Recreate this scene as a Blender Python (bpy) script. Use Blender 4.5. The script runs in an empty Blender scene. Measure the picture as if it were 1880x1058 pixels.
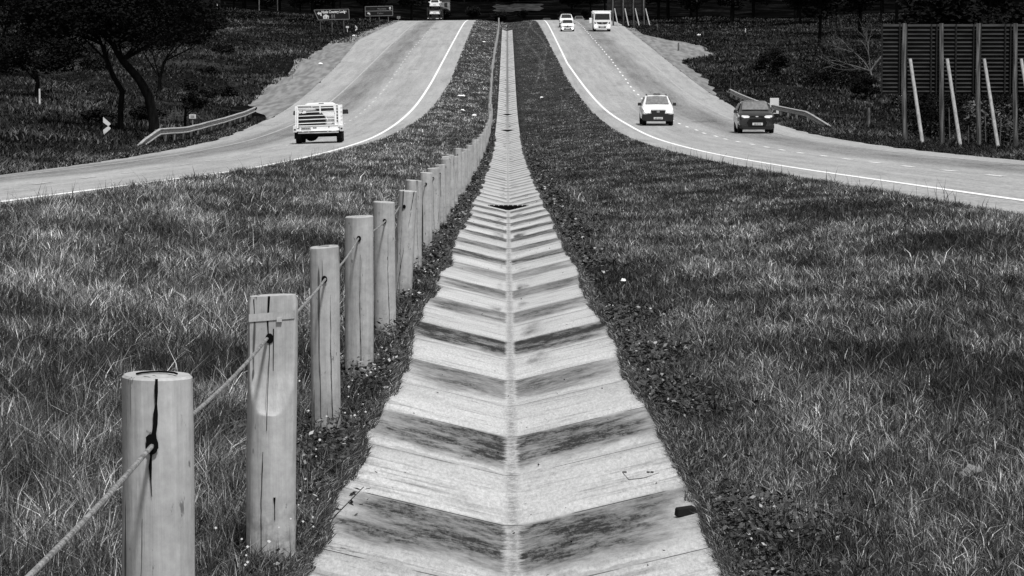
import bpy, math, random
import numpy as np
R = math.radians
sc = bpy.context.scene

# ------------------------------------------------------------------ camera
CAMX, CAMZ = -.02, 1.35
cam = bpy.data.cameras.new("camera"); camo = bpy.data.objects.new("camera", cam)
sc.collection.objects.link(camo); sc.camera = camo
cam.sensor_width = 36; cam.lens = 36 * 6000 / 1880
cam.clip_start = .1; cam.clip_end = 6000
camo.location = (CAMX, 0, CAMZ)
camo.rotation_euler = (R(90) - math.atan(499 / 6000), 0, -math.atan(9 / 6000))
# ------------------------------------------------------------------ light
SUN_EL, SUN_AZ = R(62), R(158)          # azimuth clockwise from +Y: high, behind the camera to its right
w = bpy.data.worlds.new("World"); sc.world = w; w.use_nodes = True
nt = w.node_tree; nt.nodes.clear()
sky = nt.nodes.new('ShaderNodeTexSky'); sky.sky_type = 'NISHITA'; sky.sun_disc = False
sky.sun_elevation = SUN_EL; sky.sun_rotation = SUN_AZ
bw = nt.nodes.new('ShaderNodeRGBToBW'); bg = nt.nodes.new('ShaderNodeBackground'); bg.inputs[1].default_value = .12
out = nt.nodes.new('ShaderNodeOutputWorld')
nt.links.new(sky.outputs[0], bw.inputs[0]); nt.links.new(bw.outputs[0], bg.inputs[0]); nt.links.new(bg.outputs[0], out.inputs[0])
sl = bpy.data.lights.new("sun", 'SUN'); sl.energy = 4.0; sl.angle = R(5); sl.color = (1, 1, 1)
slo = bpy.data.objects.new("sun", sl); sc.collection.objects.link(slo)
dx, dy, dz = math.sin(SUN_AZ) * math.cos(SUN_EL), math.cos(SUN_AZ) * math.cos(SUN_EL), math.sin(SUN_EL)
from mathutils import Vector, Matrix
slo.rotation_euler = Vector((dx, dy, dz)).to_track_quat('Z', 'Y').to_euler()
sc.view_settings.view_transform = 'Standard'; sc.view_settings.look = 'None'
sc.view_settings.exposure = .24; sc.view_settings.gamma = 1

rng = np.random.default_rng(7); random.seed(7)
# ------------------------------------------------------------------ terrain functions
K = [(-60,2.04),(0,0),(40,-1.36),(61,-2.07),(81,-2.74),(112,-3.67),(151,-4.62),(183,-4.99),(214,-5.06),(250,-4.5),(292,-3.5),(350,-2.1),(422,-.42),(450,.12),(475,.4),(500,.46),(530,.2),(570,-.8),(620,-1.4),(700,0.2),(800,2.4),(950,4.5),(1100,10),(1500,45),(2200,90),(3500,120)]
_kx = np.array([k[0] for k in K], float); _kz = np.array([k[1] for k in K])
_g = np.arange(-60, 3500.); _gz = np.interp(_g, _kx, _kz)
_k = np.exp(-.5 * (np.arange(-40, 41) / 12.) ** 2); _k /= _k.sum()
_gs = np.convolve(np.concatenate([_gz[0] + .034 * np.arange(40, 0, -1), _gz, np.full(40, _gz[-1])]), _k, 'valid')
def prof(Y): return np.interp(Y, _g, _gs)
def I(*p):
    a = np.array(p, float)
    return lambda Y: np.interp(Y, a[:, 0], a[:, 1])
R_YEL = I((0,7.05),(60,7.05),(115,6.8),(178,6.6),(250,5.95),(300,5.5),(480,5.45),(700,3.5))
R_DASH = I((0,10.2),(70,10.1),(180,9.55),(240,9.5),(310,9.8),(480,9.75),(700,8))
R_OUT = I((0,13.6),(195,13.1),(300,13.2),(400,13.5),(700,12))
R_IN = I((0,5.8),(139,5.55),(222,5.25),(270,4.85),(450,4.2),(700,2.2))
R_EDGE = I((0,14.6),(114,14.7),(230,15.0),(440,15.3),(700,14))
L_YEL = I((0,-7.1),(44,-6.85),(76,-6.2),(200,-6.15),(264,-6.03),(445,-5.9),(700,-5.5))
L_DASH = I((0,-9.4),(59,-9.0),(136,-9.0),(200,-9.2),(280,-9.5),(330,-9.8),(700,-9.5))
L_OUT = I((0,-11.6),(118,-11.9),(258,-12.4),(378,-12.65),(700,-12.6))
L_IN = I((0,-6.3),(73,-5.75),(118,-5.65),(166,-5.3),(200,-5.0),(262,-4.55),(450,-4.5),(700,-4.2))
L_EDGE = I((0,-12.2),(72,-12.3),(118,-13.4),(179,-14.3),(232,-14.8),(300,-15.6),(370,-17),(440,-15.8),(700,-15))
def vn(x, y, s, seed=0):
    """smooth value noise 0..1"""
    x = np.asarray(x, float) / s + 1000; y = np.asarray(y, float) / s + 1000
    xi = np.floor(x).astype(np.int64); yi = np.floor(y).astype(np.int64); fx = x - xi; fy = y - yi
    fx = fx * fx * (3 - 2 * fx); fy = fy * fy * (3 - 2 * fy)
    def h(a, b):
        n = (a * 374761393 + b * 668265263 + seed * 974634777) & 0xffffffff
        n = ((n ^ (n >> 13)) * 1274126177) & 0xffffffff
        return ((n ^ (n >> 16)) & 0xffff) / 65535.
    return (h(xi, yi) * (1 - fx) + h(xi + 1, yi) * fx) * (1 - fy) + (h(xi, yi + 1) * (1 - fx) + h(xi + 1, yi + 1) * fx) * fy
def sm(t): t = np.clip(t, 0, 1); return t * t * (3 - 2 * t)
def zroad(X, Y):
    X = np.asarray(X, float)
    fall = np.where(X < 0, .03 * np.clip(L_YEL(Y) - X, 0, 8) * (1 - .6 * sm((np.asarray(Y) - 150) / 100)), 0)
    return prof(Y) + .35 - fall
def zg(X, Y):
    X = np.asarray(X, float); Y = np.asarray(Y, float); a = np.abs(X)
    X, Y = np.broadcast_arrays(X, Y); a = np.abs(X)
    inner = np.where(X < 0, -L_IN(Y), R_IN(Y))
    med = prof(Y) + .35 * sm((a - .8) / (inner - .8)) + .05 * (vn(X, Y, 1.3, 3) - .5) * sm((a - .9) / .8) * sm((inner - a) / .8)
    le = -L_EDGE(Y); dl = np.clip(a - le, 0, None); wl = sm(dl / 6)
    zl = zroad(-le, Y) + .07 * np.clip(dl - 3, 0, 60) + wl * ((vn(X, Y, 9, 1) - .5) * 1.1 + (vn(X, Y, 3, 2) - .5) * .35)
    re = R_EDGE(Y); dr = np.clip(a - re, 0, None); wr = sm((dr - 1.5) / 6)
    zr = zroad(re, Y) - .11 * np.clip(dr - 1.5, 0, 14) * (1 - sm((Y - 170) / 60)) + .02 * np.clip(dr - 8, 0, 100) * sm((Y - 200) / 100) + wr * ((vn(X, Y, 10, 5) - .5) * .8 + (vn(X, Y, 3, 6) - .5) * .25)
    z = np.where(a <= inner, med, np.where(X < 0, np.where(a <= le, zroad(X, Y), zl), np.where(a <= re, zroad(X, Y), zr)))
    v = -.15 * (1 - a / .625)
    z = np.where((a < .625) & (Y < 424), prof(Y) + v, z)
    far = 6 * sm((Y - 700) / 400) * (vn(X, Y, 90, 8) - .5) * sm((a - 8) / 40)
    return z + far
def G(x, y): return float(zg(x, y))

# ------------------------------------------------------------------ materials (all grey: the photograph is black and white)
def mat(name, col, rough=.8, c2=None, scale=(4,4,4), detail=4, lo=.35, hi=.65, bump=0, bscale=None, spec=.3, metal=0, emit=0, coat=0, extra=None, coord='Object'):
    m = bpy.data.materials.new(name); m.use_nodes = True; n = m.node_tree.nodes; L = m.node_tree.links
    b = n['Principled BSDF']; b.inputs['Roughness'].default_value = rough
    b.inputs['Specular IOR Level'].default_value = spec; b.inputs['Metallic'].default_value = metal
    b.inputs['Coat Weight'].default_value = coat
    b.inputs['Base Color'].default_value = (col, col, col, 1)
    if emit: b.inputs['Emission Color'].default_value = (1, 1, 1, 1); b.inputs['Emission Strength'].default_value = emit
    if c2 is not None or bump:
        tc = n.new('ShaderNodeTexCoord'); mp = n.new('ShaderNodeMapping'); mp.inputs['Scale'].default_value = scale
        L.new(tc.outputs[coord], mp.inputs[0])
        no = n.new('ShaderNodeTexNoise'); no.inputs['Scale'].default_value = 1; no.inputs['Detail'].default_value = detail
        L.new(mp.outputs[0], no.inputs[0])
        if c2 is not None:
            cr = n.new('ShaderNodeMapRange'); cr.inputs[1].default_value = lo; cr.inputs[2].default_value = hi
            cr.inputs[3].default_value = col; cr.inputs[4].default_value = c2
            L.new(no.outputs[0], cr.inputs[0]); L.new(cr.outputs[0], b.inputs['Base Color'])
        if bump:
            n2 = n.new('ShaderNodeTexNoise'); n2.inputs['Scale'].default_value = bscale or 30; n2.inputs['Detail'].default_value = 5
            L.new(tc.outputs[coord], n2.inputs[0])
            bp = n.new('ShaderNodeBump'); bp.inputs['Strength'].default_value = bump; bp.inputs['Distance'].default_value = .02
            L.new(n2.outputs[0], bp.inputs['Height']); L.new(bp.outputs[0], b.inputs['Normal'])
    if extra: extra(m, n, L, b)
    return m
class NT:
    """small node-maths helper"""
    def __init__(s, m): s.n = m.node_tree.nodes; s.L = m.node_tree.links
    def math(s, op, a, b=None, c=None, clamp=False):
        x = s.n.new('ShaderNodeMath'); x.operation = op; x.use_clamp = clamp
        for i, v in enumerate((a, b, c)):
            if v is None: continue
            if isinstance(v, (int, float)): x.inputs[i].default_value = v
            else: s.L.new(v, x.inputs[i])
        return x.outputs[0]
    def noise(s, vec, scale, detail=4, rough=.55, sc=(1,1,1)):
        mp = s.n.new('ShaderNodeMapping'); mp.inputs['Scale'].default_value = sc; s.L.new(vec, mp.inputs[0])
        x = s.n.new('ShaderNodeTexNoise'); x.inputs['Scale'].default_value = scale; x.inputs['Detail'].default_value = detail; x.inputs['Roughness'].default_value = rough
        s.L.new(mp.outputs[0], x.inputs[0]); return x.outputs[0]
    def rng(s, v, a, b, c, d, smooth=False):
        x = s.n.new('ShaderNodeMapRange'); x.interpolation_type = 'SMOOTHSTEP' if smooth else 'LINEAR'
        s.L.new(v, x.inputs[0])
        for i, q in enumerate((a, b, c, d)): x.inputs[i + 1].default_value = q
        return x.outputs[0]
    def mix(s, f, a, b):
        # a+(b-a)*f
        d = s.math('SUBTRACT', b, a) if not isinstance(b, float) or not isinstance(a, float) else b - a
        return s.math('MULTIPLY_ADD', f, d, a)
def obj_xyz(m):
    n, L = m.node_tree.nodes, m.node_tree.links
    tc = n.new('ShaderNodeTexCoord'); se = n.new('ShaderNodeSeparateXYZ'); L.new(tc.outputs['Object'], se.inputs[0])
    return tc.outputs['Object'], se.outputs[0], se.outputs[1], se.outputs[2]

def asphalt_x(m, n, L, b):
    t = NT(m); P, X, Y, Z = obj_xyz(m)
    uv = n.new('ShaderNodeUVMap'); uv.uv_map = 'lane'; se = n.new('ShaderNodeSeparateXYZ'); L.new(uv.outputs[0], se.inputs[0]); u = se.outputs[0]
    fine = t.noise(P, 1, 3, .8, (22, 2.2, 1)); big = t.noise(P, .35, 4, .6, (1, .22, 1)); lon = t.noise(P, 1.9, 4, .65, (1, .02, 1))
    # worn darker band down the slow lane, wheel tracks
    band = t.math('MULTIPLY', t.rng(u, 3.3, 4.6, 0, 1, True), t.rng(u, 5.6, 7.2, 1, 0, True))
    fastb = t.math('MULTIPLY', t.rng(u, .6, 1.4, 0, 1, True), t.rng(u, 2.2, 3.1, 1, 0, True))
    base = t.math('MULTIPLY_ADD', band, -.11, .285)
    base = t.math('MULTIPLY_ADD', fastb, -.012, base)
    base = t.math('MULTIPLY_ADD', t.rng(big, .3, .7, -1, 1), .022, base)
    base = t.math('MULTIPLY_ADD', t.rng(lon, .3, .7, -1, 1), .05, base)
    base = t.math('MULTIPLY_ADD', t.rng(fine, .2, .8, -1, 1), .13, base)
    base = t.math('MULTIPLY_ADD', t.rng(t.noise(P, 5, 3, .8, (1, .3, 1)), .25, .75, -1, 1), .05, base)
    pt = t.noise(P, .9, 2, .5, (.35, .1, 1)); patch = t.rng(pt, .66, .74, 0, 1)
    base = t.math('MULTIPLY_ADD', patch, -.06, base)
    seam = t.math('MULTIPLY', t.math('LESS_THAN', t.math('FRACT', t.math('DIVIDE', t.math('ADD', Y, t.math('MULTIPLY', t.noise(P, .6, 2), 1.2)), 23.7)), .012), t.rng(t.noise(P, .8, 2), .45, .55, 0, 1))
    base = t.math('MULTIPLY_ADD', seam, -.06, base)
    L.new(base, b.inputs['Base Color'])
    bp = n.new('ShaderNodeBump'); bp.inputs['Strength'].default_value = .35; bp.inputs['Distance'].default_value = .01
    L.new(fine, bp.inputs['Height']); L.new(bp.outputs[0], b.inputs['Normal'])
M_asph = mat('asphalt', .28, .9, extra=asphalt_x, spec=.2)
def paint_x(m, n, L, b):
    t = NT(m); P, X, Y, Z = obj_xyz(m)
    f = t.noise(P, 9, 4, .65); c = t.rng(f, .33, .5, .45, .78)
    L.new(c, b.inputs['Base Color'])
M_line = mat('road_paint', .7, .7, extra=paint_x)
def faint_x(m, n, L, b):
    t = NT(m); P, X, Y, Z = obj_xyz(m)
    f = t.noise(P, 2.5, 4, .65, (1, .2, 1)); c = t.rng(f, .35, .6, .27, .36)
    L.new(c, b.inputs['Base Color'])
M_faint = mat('worn_paint', .35, .8, extra=faint_x)
def conc_x(m, n, L, b):
    t = NT(m); P, X, Y, Z = obj_xyz(m)
    ax = t.math('ABSOLUTE', X)
    st = t.noise(P, 1, 6, .68, (2.2, 7, 1)); st2 = t.noise(P, 1, 5, .75, (22, 16, 1)); fine = t.noise(P, 1, 3, .8, (95, 13, 1))
    big = t.noise(P, .8, 4, .65, (1.8, 1.3, 1)); big2 = t.noise(P, 1.0, 4, .65, (1.7, .31, 1))
    yw = t.math('ADD', Y, t.math('MULTIPLY', t.math('SUBTRACT', t.noise(P, 2.2, 5, .65, (1.3, .5, 1)), .5), .9))
    # alternate cast slabs 1.75 m long: stained dark and clean
    ph = t.math('FRACT', t.math('DIVIDE', t.math('ADD', Y, 300 * 3.5 - 10.35), 3.5))
    ph2 = t.math('FRACT', t.math('DIVIDE', t.math('ADD', yw, 300 * 3.5 - 10.35 - .12), 3.5))
    dk = t.math('MULTIPLY', t.rng(ph, .485, .52, 1, .0), t.math('MULTIPLY', t.rng(ph2, -.02, .16, 0, 1, True), t.rng(ph2, .40, .70, 1, .35, True)))
    dk = t.math('MULTIPLY', dk, t.rng(t.noise(P, 1.0, 5, .7, (3.0, 2.2, 1)), .32, .62, .5, 1.12))
    idx = t.math('FLOOR', t.math('DIVIDE', t.math('ADD', Y, 300 * 3.5 - 10.35), 3.5))
    wn = n.new('ShaderNodeTexWhiteNoise'); wn.noise_dimensions = '1D'; L.new(idx, wn.inputs['W'])
    wv = wn.outputs[0]; slab = t.math('MAXIMUM', t.rng(wv, 0, 1, .62, 1.25), t.rng(Y, 12.3, 16, .92, 0))
    near = t.rng(Y, 17, 70, 1, .62)
    axn = t.math('ADD', ax, t.math('MULTIPLY', t.math('SUBTRACT', big, .5), .75))
    axn = t.math('SUBTRACT', axn, t.math('MULTIPLY', t.rng(wv, 0, 1, .03, .2), 1.0))
    edge = t.rng(t.math('ADD', ax, t.math('MULTIPLY', t.math('SUBTRACT', st2, .5), .08)), .012, .045, .25, 1, True)
    lat = t.math('MULTIPLY', t.rng(axn, .36, .68, 1, .22, True), edge)
    s = t.math('MULTIPLY', t.math('MULTIPLY', dk, slab), t.math('MULTIPLY', lat, near))
    grain = t.rng(t.math('ADD', t.math('MULTIPLY', st2, .6), t.math('MULTIPLY', fine, .4)), .36, .58, .50, 1.05)
    s = t.math('MULTIPLY', s, grain)
    # run-off streaks, silt below some joints, small dark flecks
    s2 = t.math('MULTIPLY', t.rng(st, .52, .72, 0, .55), t.rng(ax, .05, .3, .7, 1))
    s = t.math('MAXIMUM', s, s2)
    halo = t.math('MULTIPLY', t.rng(big2, .52, .66, 0, .75), t.math('MULTIPLY', t.rng(ax, .05, .09, 0, 1, True), t.rng(ax, .12, .30, 1, 0, True)))
    s = t.math('MAXIMUM', s, halo)
    mid = t.math('MULTIPLY', t.rng(t.math('ADD', ax, t.math('MULTIPLY', t.math('SUBTRACT', st2, .5), .06)), .0, .05, .34, 0, True), t.rng(st2, .35, .6, .0, 1.6))
    s = t.math('MAXIMUM', s, mid)
    # a narrow soiled band along every joint, and a continuous soiled groove on the far climb
    jf = t.math('FRACT', t.math('DIVIDE', t.math('ADD', Y, 600 * 1.75 - 10.35), 1.75))
    jd = t.math('ABSOLUTE', t.math('SUBTRACT', t.math('FRACT', t.math('ADD', jf, .5)), .5))
    jb = t.math('MULTIPLY', t.rng(jd, .02, .13, .55, 0, True), t.rng(t.noise(P, 1.0, 3, .6, (1.5, .4, 1)), .40, .58, 0, 1))
    s = t.math('MAXIMUM', s, t.math('MULTIPLY', jb, t.rng(Y, 15, 60, .35, 1.4)))
    far = t.rng(Y, 110, 240, 0, 1)
    s = t.math('MAXIMUM', s, t.math('MULTIPLY', far, t.rng(ax, .03, .17, .6, 0, True)))
    base = t.rng(t.math('MULTIPLY', s, 1.18, clamp=True), 0, 1, .43, .02)
    base = t.math('MULTIPLY', base, t.rng(fine, .25, .75, .66, 1.34))
    base = t.math('MULTIPLY', base, t.rng(big, .3, .7, .84, 1.10))
    base = t.math('MULTIPLY', base, t.rng(jf, 0, 1, 1.04, .90))
    jn = t.math('MULTIPLY', t.math('LESS_THAN', jd, .007), t.rng(t.noise(P, 5, 2), .40, .5, 0, 1))
    base = t.math('MULTIPLY', base, t.math('SUBTRACT', 1.0, t.math('MULTIPLY', jn, .8)))
    L.new(base, b.inputs['Base Color'])
    bp = n.new('ShaderNodeBump'); bp.inputs['Strength'].default_value = .6; bp.inputs['Distance'].default_value = .006
    L.new(st2, bp.inputs['Height']); L.new(bp.outputs[0], b.inputs['Normal'])
M_conc = mat('channel_concrete', .4, .9, extra=conc_x, spec=.15)
def ground_x(m, n, L, b):
    t = NT(m); P, X, Y, Z = obj_xyz(m)
    a = t.noise(P, .22, 6, .65, (.6, .5, 1)); c = t.noise(P, 3.5, 5, .7); d = t.noise(P, .05, 3, .5)
    v = t.rng(a, .50, .74, .010, .085)
    v = t.math('MULTIPLY', v, t.rng(c, .35, .7, .35, 1.7))
    v = t.math('MULTIPLY', v, t.rng(d, .35, .6, .4, 1.2))
    v = t.math('MULTIPLY', v, t.rng(Y, 395, 430, 1, .22))  # shade under the woods put into the ground colour; far hill darkened too
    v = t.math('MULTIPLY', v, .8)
    med = t.math('MULTIPLY', t.math('LESS_THAN', t.math('ABSOLUTE', X), 6.5), t.rng(Y, 470, 500, 1, 0))
    v = t.math('MAXIMUM', v, t.math('MULTIPLY', med, t.rng(c, .3, .8, .012, .07)))
    L.new(v, b.inputs['Base Color'])
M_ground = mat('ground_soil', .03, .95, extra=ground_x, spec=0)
M_gravel = mat('gravel', .13, .95, c2=.22, scale=(2.2,.16,1), detail=8, lo=.38, hi=.62, bump=.5, bscale=12, spec=.1)
M_field = mat('dry_field', .010, .95, c2=.045, scale=(.5,.06,1), detail=6, spec=0)
def grass_mat(name, mul=1., add=0):
    def x(m, n, L, b):
        at = n.new('ShaderNodeAttribute'); at.attribute_name = 'tone'
        t = NT(m); v = t.math('MULTIPLY_ADD', at.outputs['Fac'], mul, add); L.new(v, b.inputs['Base Color'])
    return mat(name, .1, .6, extra=x, spec=.25)
M_grass = grass_mat('grass_blades'); M_leafy = grass_mat('weed_leaves')
def wood_x(m, n, L, b):
    t = NT(m); P, X, Y, Z = obj_xyz(m)
    oi = n.new('ShaderNodeObjectInfo'); add = n.new('ShaderNodeVectorMath'); add.operation = 'ADD'
    cx = n.new('ShaderNodeCombineXYZ'); r = t.math('MULTIPLY', oi.outputs['Random'], 40.0); L.new(r, cx.inputs[0]); L.new(r, cx.inputs[2])
    L.new(P, add.inputs[0]); L.new(cx.outputs[0], add.inputs[1]); Q = add.outputs[0]
    g = t.noise(Q, 1, 5, .6, (45, 45, 2.2)); big = t.noise(Q, 5, 4, .6); cr = t.noise(Q, 1, 3, .5, (28, 28, 1.3)); sp = t.noise(Q, 1, 4, .6, (40, 40, 16))
    v = t.rng(g, .3, .7, .31, .39)
    v = t.math('MULTIPLY', v, t.rng(big, .3, .7, .82, 1.1))
    v = t.math('MULTIPLY', v, t.rng(t.noise(Q, 26, 4, .75), .3, .7, .84, 1.12))
    v = t.math('MULTIPLY', v, t.rng(cr, .66, .685, 1, .22))
    v = t.math('MULTIPLY', v, t.rng(sp, .66, .70, 1, .4))
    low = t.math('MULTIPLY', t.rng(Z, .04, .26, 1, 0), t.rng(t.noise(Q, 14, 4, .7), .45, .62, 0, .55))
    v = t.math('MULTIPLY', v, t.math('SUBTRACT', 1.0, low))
    L.new(v, b.inputs['Base Color'])
    h = t.math('ADD', t.math('MULTIPLY', g, .5), t.math('MULTIPLY', cr, .6))
    bp = n.new('ShaderNodeBump'); bp.inputs['Strength'].default_value = .9; bp.inputs['Distance'].default_value = .008
    L.new(h, bp.inputs['Height']); L.new(bp.outputs[0], b.inputs['Normal'])
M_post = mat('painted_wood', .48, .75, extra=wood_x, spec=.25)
M_crack = mat('crack_dark', .006, 1, spec=0)
M_cable = mat('cable_steel', .12, .6, c2=.30, scale=(60,60,60), lo=.4, hi=.6, bump=.6, bscale=160, spec=.4)
M_black = mat('black_plastic', .012, .55, spec=.3)
M_rubber = mat('rubber', .010, .9, spec=.1)
M_white = mat('white_paint', .80, .35, spec=.5, coat=.3, c2=.70, scale=(2,2,3))
M_dull = mat('dull_white', .62, .6, c2=.42, scale=(3,3,6))
M_greycar = mat('grey_paint', .016, .25, spec=.6, coat=.6)
M_silver = mat('silver', .5, .3, metal=.7, spec=.5)
M_glass = mat('vehicle_glass', .008, .35, spec=.4, c2=.03, scale=(5,2,6))
M_glass2 = mat('vehicle_glass_pale', .11, .5, spec=.3, c2=.17, scale=(9,4,9))
M_lamp = mat('headlamp', .85, .2, spec=.6)
M_lit = mat('headlamp_lit', .9, .2, emit=1.6)
M_galv = mat('galvanised', .36, .6, spec=.3, c2=.22, scale=(3,3,3))
M_dkwood = mat('dark_timber', .035, .9, c2=.15, scale=(14,14,.9), detail=6, lo=.42, hi=.62, bump=.3, bscale=20)
M_ltwood = mat('pale_timber', .34, .85, c2=.20, scale=(18,18,1.2), detail=6, lo=.4, hi=.65, bump=.3, bscale=20)
M_board = mat('board_sheet', .034, .9, spec=.1, c2=.018, scale=(1.4,1,5), detail=4)
M_boardf = mat('board_frame', .008, .9)
M_bark = mat('bark', .004, .95, c2=.010, scale=(8,8,2), bump=.5, bscale=10, spec=.05)
M_palebark = mat('pale_bark', .055, .9, c2=.14, scale=(6,6,2), spec=.1)
M_wall = mat('house_wall', .26, .9, c2=.14, scale=(.6,.6,1.5))
M_roof = mat('house_roof', .04, .8)
M_signbk = mat('sign_black', .006, .6, spec=.2)
M_signw = mat('sign_white', .55, .5, spec=.3)
M_signg = mat('sign_grey', .16, .5, spec=.3)
M_plate = mat('number_plate', .55, .5)
M_plategrey = mat('number_plate_grey', .36, .5)
M_dim = mat('dim_lettering', .03, .5)
def leaf_mat(name, a, b_):
    def x(m, n, L, b):
        t = NT(m); P, X, Y, Z = obj_xyz(m); f = t.noise(P, 1.1, 4, .7); v = t.rng(f, .38, .68, a, b_); L.new(v, b.inputs['Base Color'])
    return mat(name, a, .8, extra=x, spec=.05)
M_leaf = leaf_mat('foliage_dark', .003, .010); M_leaf2 = leaf_mat('foliage_mid', .004, .022); M_leaf3 = leaf_mat('foliage_glint', .008, .15)

# ------------------------------------------------------------------ helpers
COL = sc.collection
def tag(o, label=None, cat=None, group=None, kind=None):
    if label: o['label'] = label
    if cat: o['category'] = cat
    if group: o['group'] = group
    if kind: o['kind'] = kind
    return o
def empty(name, loc=(0,0,0), rz=0, **k):
    o = bpy.data.objects.new(name, None); COL.objects.link(o); o.location = loc; o.rotation_euler = (0, 0, rz); o.empty_display_size = .2
    return tag(o, **k)
class MB:
    def __init__(s): s.v = []; s.f = []
    def add(s, v, f):
        n = len(s.v); s.v += [tuple(p) for p in v]; s.f += [tuple(i + n for i in q) for q in f]; return s
    def box(s, c, d, rx=0, ry=0, rz=0, taper=0):
        m = Matrix.Rotation(rz, 3, 'Z') @ Matrix.Rotation(ry, 3, 'Y') @ Matrix.Rotation(rx, 3, 'X')
        vs = []
        for z in (-1, 1):
            k = 1 - taper if z > 0 else 1
            for x, y in ((-1,-1),(1,-1),(1,1),(-1,1)):
                vs.append(Vector(c) + m @ Vector((x * d[0] / 2 * k, y * d[1] / 2 * k, z * d[2] / 2)))
        return s.add(vs, [(3,2,1,0),(4,5,6,7),(0,1,5,4),(1,2,6,5),(2,3,7,6),(3,0,4,7)])
    def tube(s, pts, rad, n=8, cap=True):
        pts = [Vector(p) for p in pts]; rad = rad if hasattr(rad, '__len__') else [rad] * len(pts)
        vs = []; up = None
        for i, p in enumerate(pts):
            d = (pts[min(i + 1, len(pts) - 1)] - pts[max(i - 1, 0)]).normalized()
            if up is None: up = d.orthogonal().normalized()
            u = (up - d * up.dot(d)).normalized(); w_ = d.cross(u); up = u
            for k in range(n):
                a = 2 * math.pi * k / n; vs.append(p + (u * math.cos(a) + w_ * math.sin(a)) * rad[i])
        fs = [(i * n + k, i * n + (k + 1) % n, (i + 1) * n + (k + 1) % n, (i + 1) * n + k) for i in range(len(pts) - 1) for k in range(n)]
        if cap: fs += [tuple(range(n))[::-1], tuple((len(pts) - 1) * n + k for k in range(n))]
        return s.add(vs, fs)
    def loft(s, st):
        """st: (y, half outline [(x,z)...]) mirrored over x=0"""
        n = None; vs = []
        for y, h in st:
            ring = [(x, y, z) for x, z in h] + [(-x, y, z) for x, z in h[::-1] if x > 1e-6]
            n = len(ring); vs += ring
        fs = [(i * n + k, i * n + (k + 1) % n, (i + 1) * n + (k + 1) % n, (i + 1) * n + k) for i in range(len(st) - 1) for k in range(n)]
        fs += [tuple(range(n))[::-1], tuple((len(st) - 1) * n + k for k in range(n))]
        return s.add(vs, fs)
    def plate(s, pts, t, axis=(0, -1, 0)):
        """polygon given by 3-D points, thickened by t along axis"""
        a = Vector(axis) * t; n = len(pts); p = [Vector(q) for q in pts]
        vs = [q + a for q in p] + p
        return s.add(vs, [tuple(range(n)), tuple(range(2 * n - 1, n - 1, -1))] + [(i + n, (i + 1) % n + n, (i + 1) % n, i) for i in range(n)])
    def disc(s, c, r, t, axis='x', n=20):
        vs = []
        for sgn in (-1, 1):
            for k in range(n):
                a = 2 * math.pi * k / n
                q = (sgn * t / 2, r * math.cos(a), r * math.sin(a)) if axis == 'x' else (r * math.cos(a), sgn * t / 2, r * math.sin(a))
                vs.append((c[0] + q[0], c[1] + q[1], c[2] + q[2]))
        return s.add(vs, [tuple(range(n))[::-1], tuple(range(n, 2 * n))] + [(k, (k + 1) % n, (k + 1) % n + n, k + n) for k in range(n)])
    def build(s, name, m, parent=None, smooth=False, bevel=0):
        me = bpy.data.meshes.new(name); me.from_pydata(s.v, [], s.f); me.materials.append(m)
        import bmesh
        b = bmesh.new(); b.from_mesh(me); bmesh.ops.recalc_face_normals(b, faces=b.faces)
        if bevel: bmesh.ops.bevel(b, geom=[e for e in b.edges if e.is_manifold and e.calc_face_angle(0) > .5], offset=bevel, segments=1, affect='EDGES', clamp_overlap=True)
        b.to_mesh(me); b.free()
        if smooth:
            me.polygons.foreach_set('use_smooth', [True] * len(me.polygons)); me.set_sharp_from_angle(angle=R(40))
        o = bpy.data.objects.new(name, me); COL.objects.link(o)
        if parent: o.parent = parent
        return o
def copy_tree(o, parent=None):
    c = o.copy(); COL.objects.link(c); c.parent = parent
    for ch in list(o.children): copy_tree(ch, c)
    return c
def np_mesh(name, V, loops, starts, m, tone=None, smooth=False):
    me = bpy.data.meshes.new(name); me.vertices.add(len(V)); me.vertices.foreach_set('co', np.ascontiguousarray(V, dtype=np.float32).ravel())
    me.loops.add(len(loops)); me.loops.foreach_set('vertex_index', loops.astype(np.int32))
    me.polygons.add(len(starts)); me.polygons.foreach_set('loop_start', starts.astype(np.int32))
    me.update(calc_edges=True)
    if tone is not None:
        at = me.attributes.new('tone', 'FLOAT', 'POINT'); at.data.foreach_set('value', tone.astype(np.float32))
    me.materials.append(m)
    if smooth: me.polygons.foreach_set('use_smooth', np.ones(len(starts), bool))
    o = bpy.data.objects.new(name, me); COL.objects.link(o); return o
def grid_mesh(name, XX, YY, ZZ, m, uv=None, smooth=True):
    r, c = XX.shape; V = np.stack([XX, YY, ZZ], -1).reshape(-1, 3)
    i = np.arange(r * c).reshape(r, c); q = np.stack([i[:-1, :-1], i[:-1, 1:], i[1:, 1:], i[1:, :-1]], -1).reshape(-1, 4)
    o = np_mesh(name, V, q.ravel(), np.arange(len(q)) * 4, m, smooth=smooth)
    if uv is not None:
        l = o.data.uv_layers.new(name='lane'); l.data.foreach_set('uv', uv.reshape(-1, 2)[q.ravel()].astype(np.float32).ravel())
    return o

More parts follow.
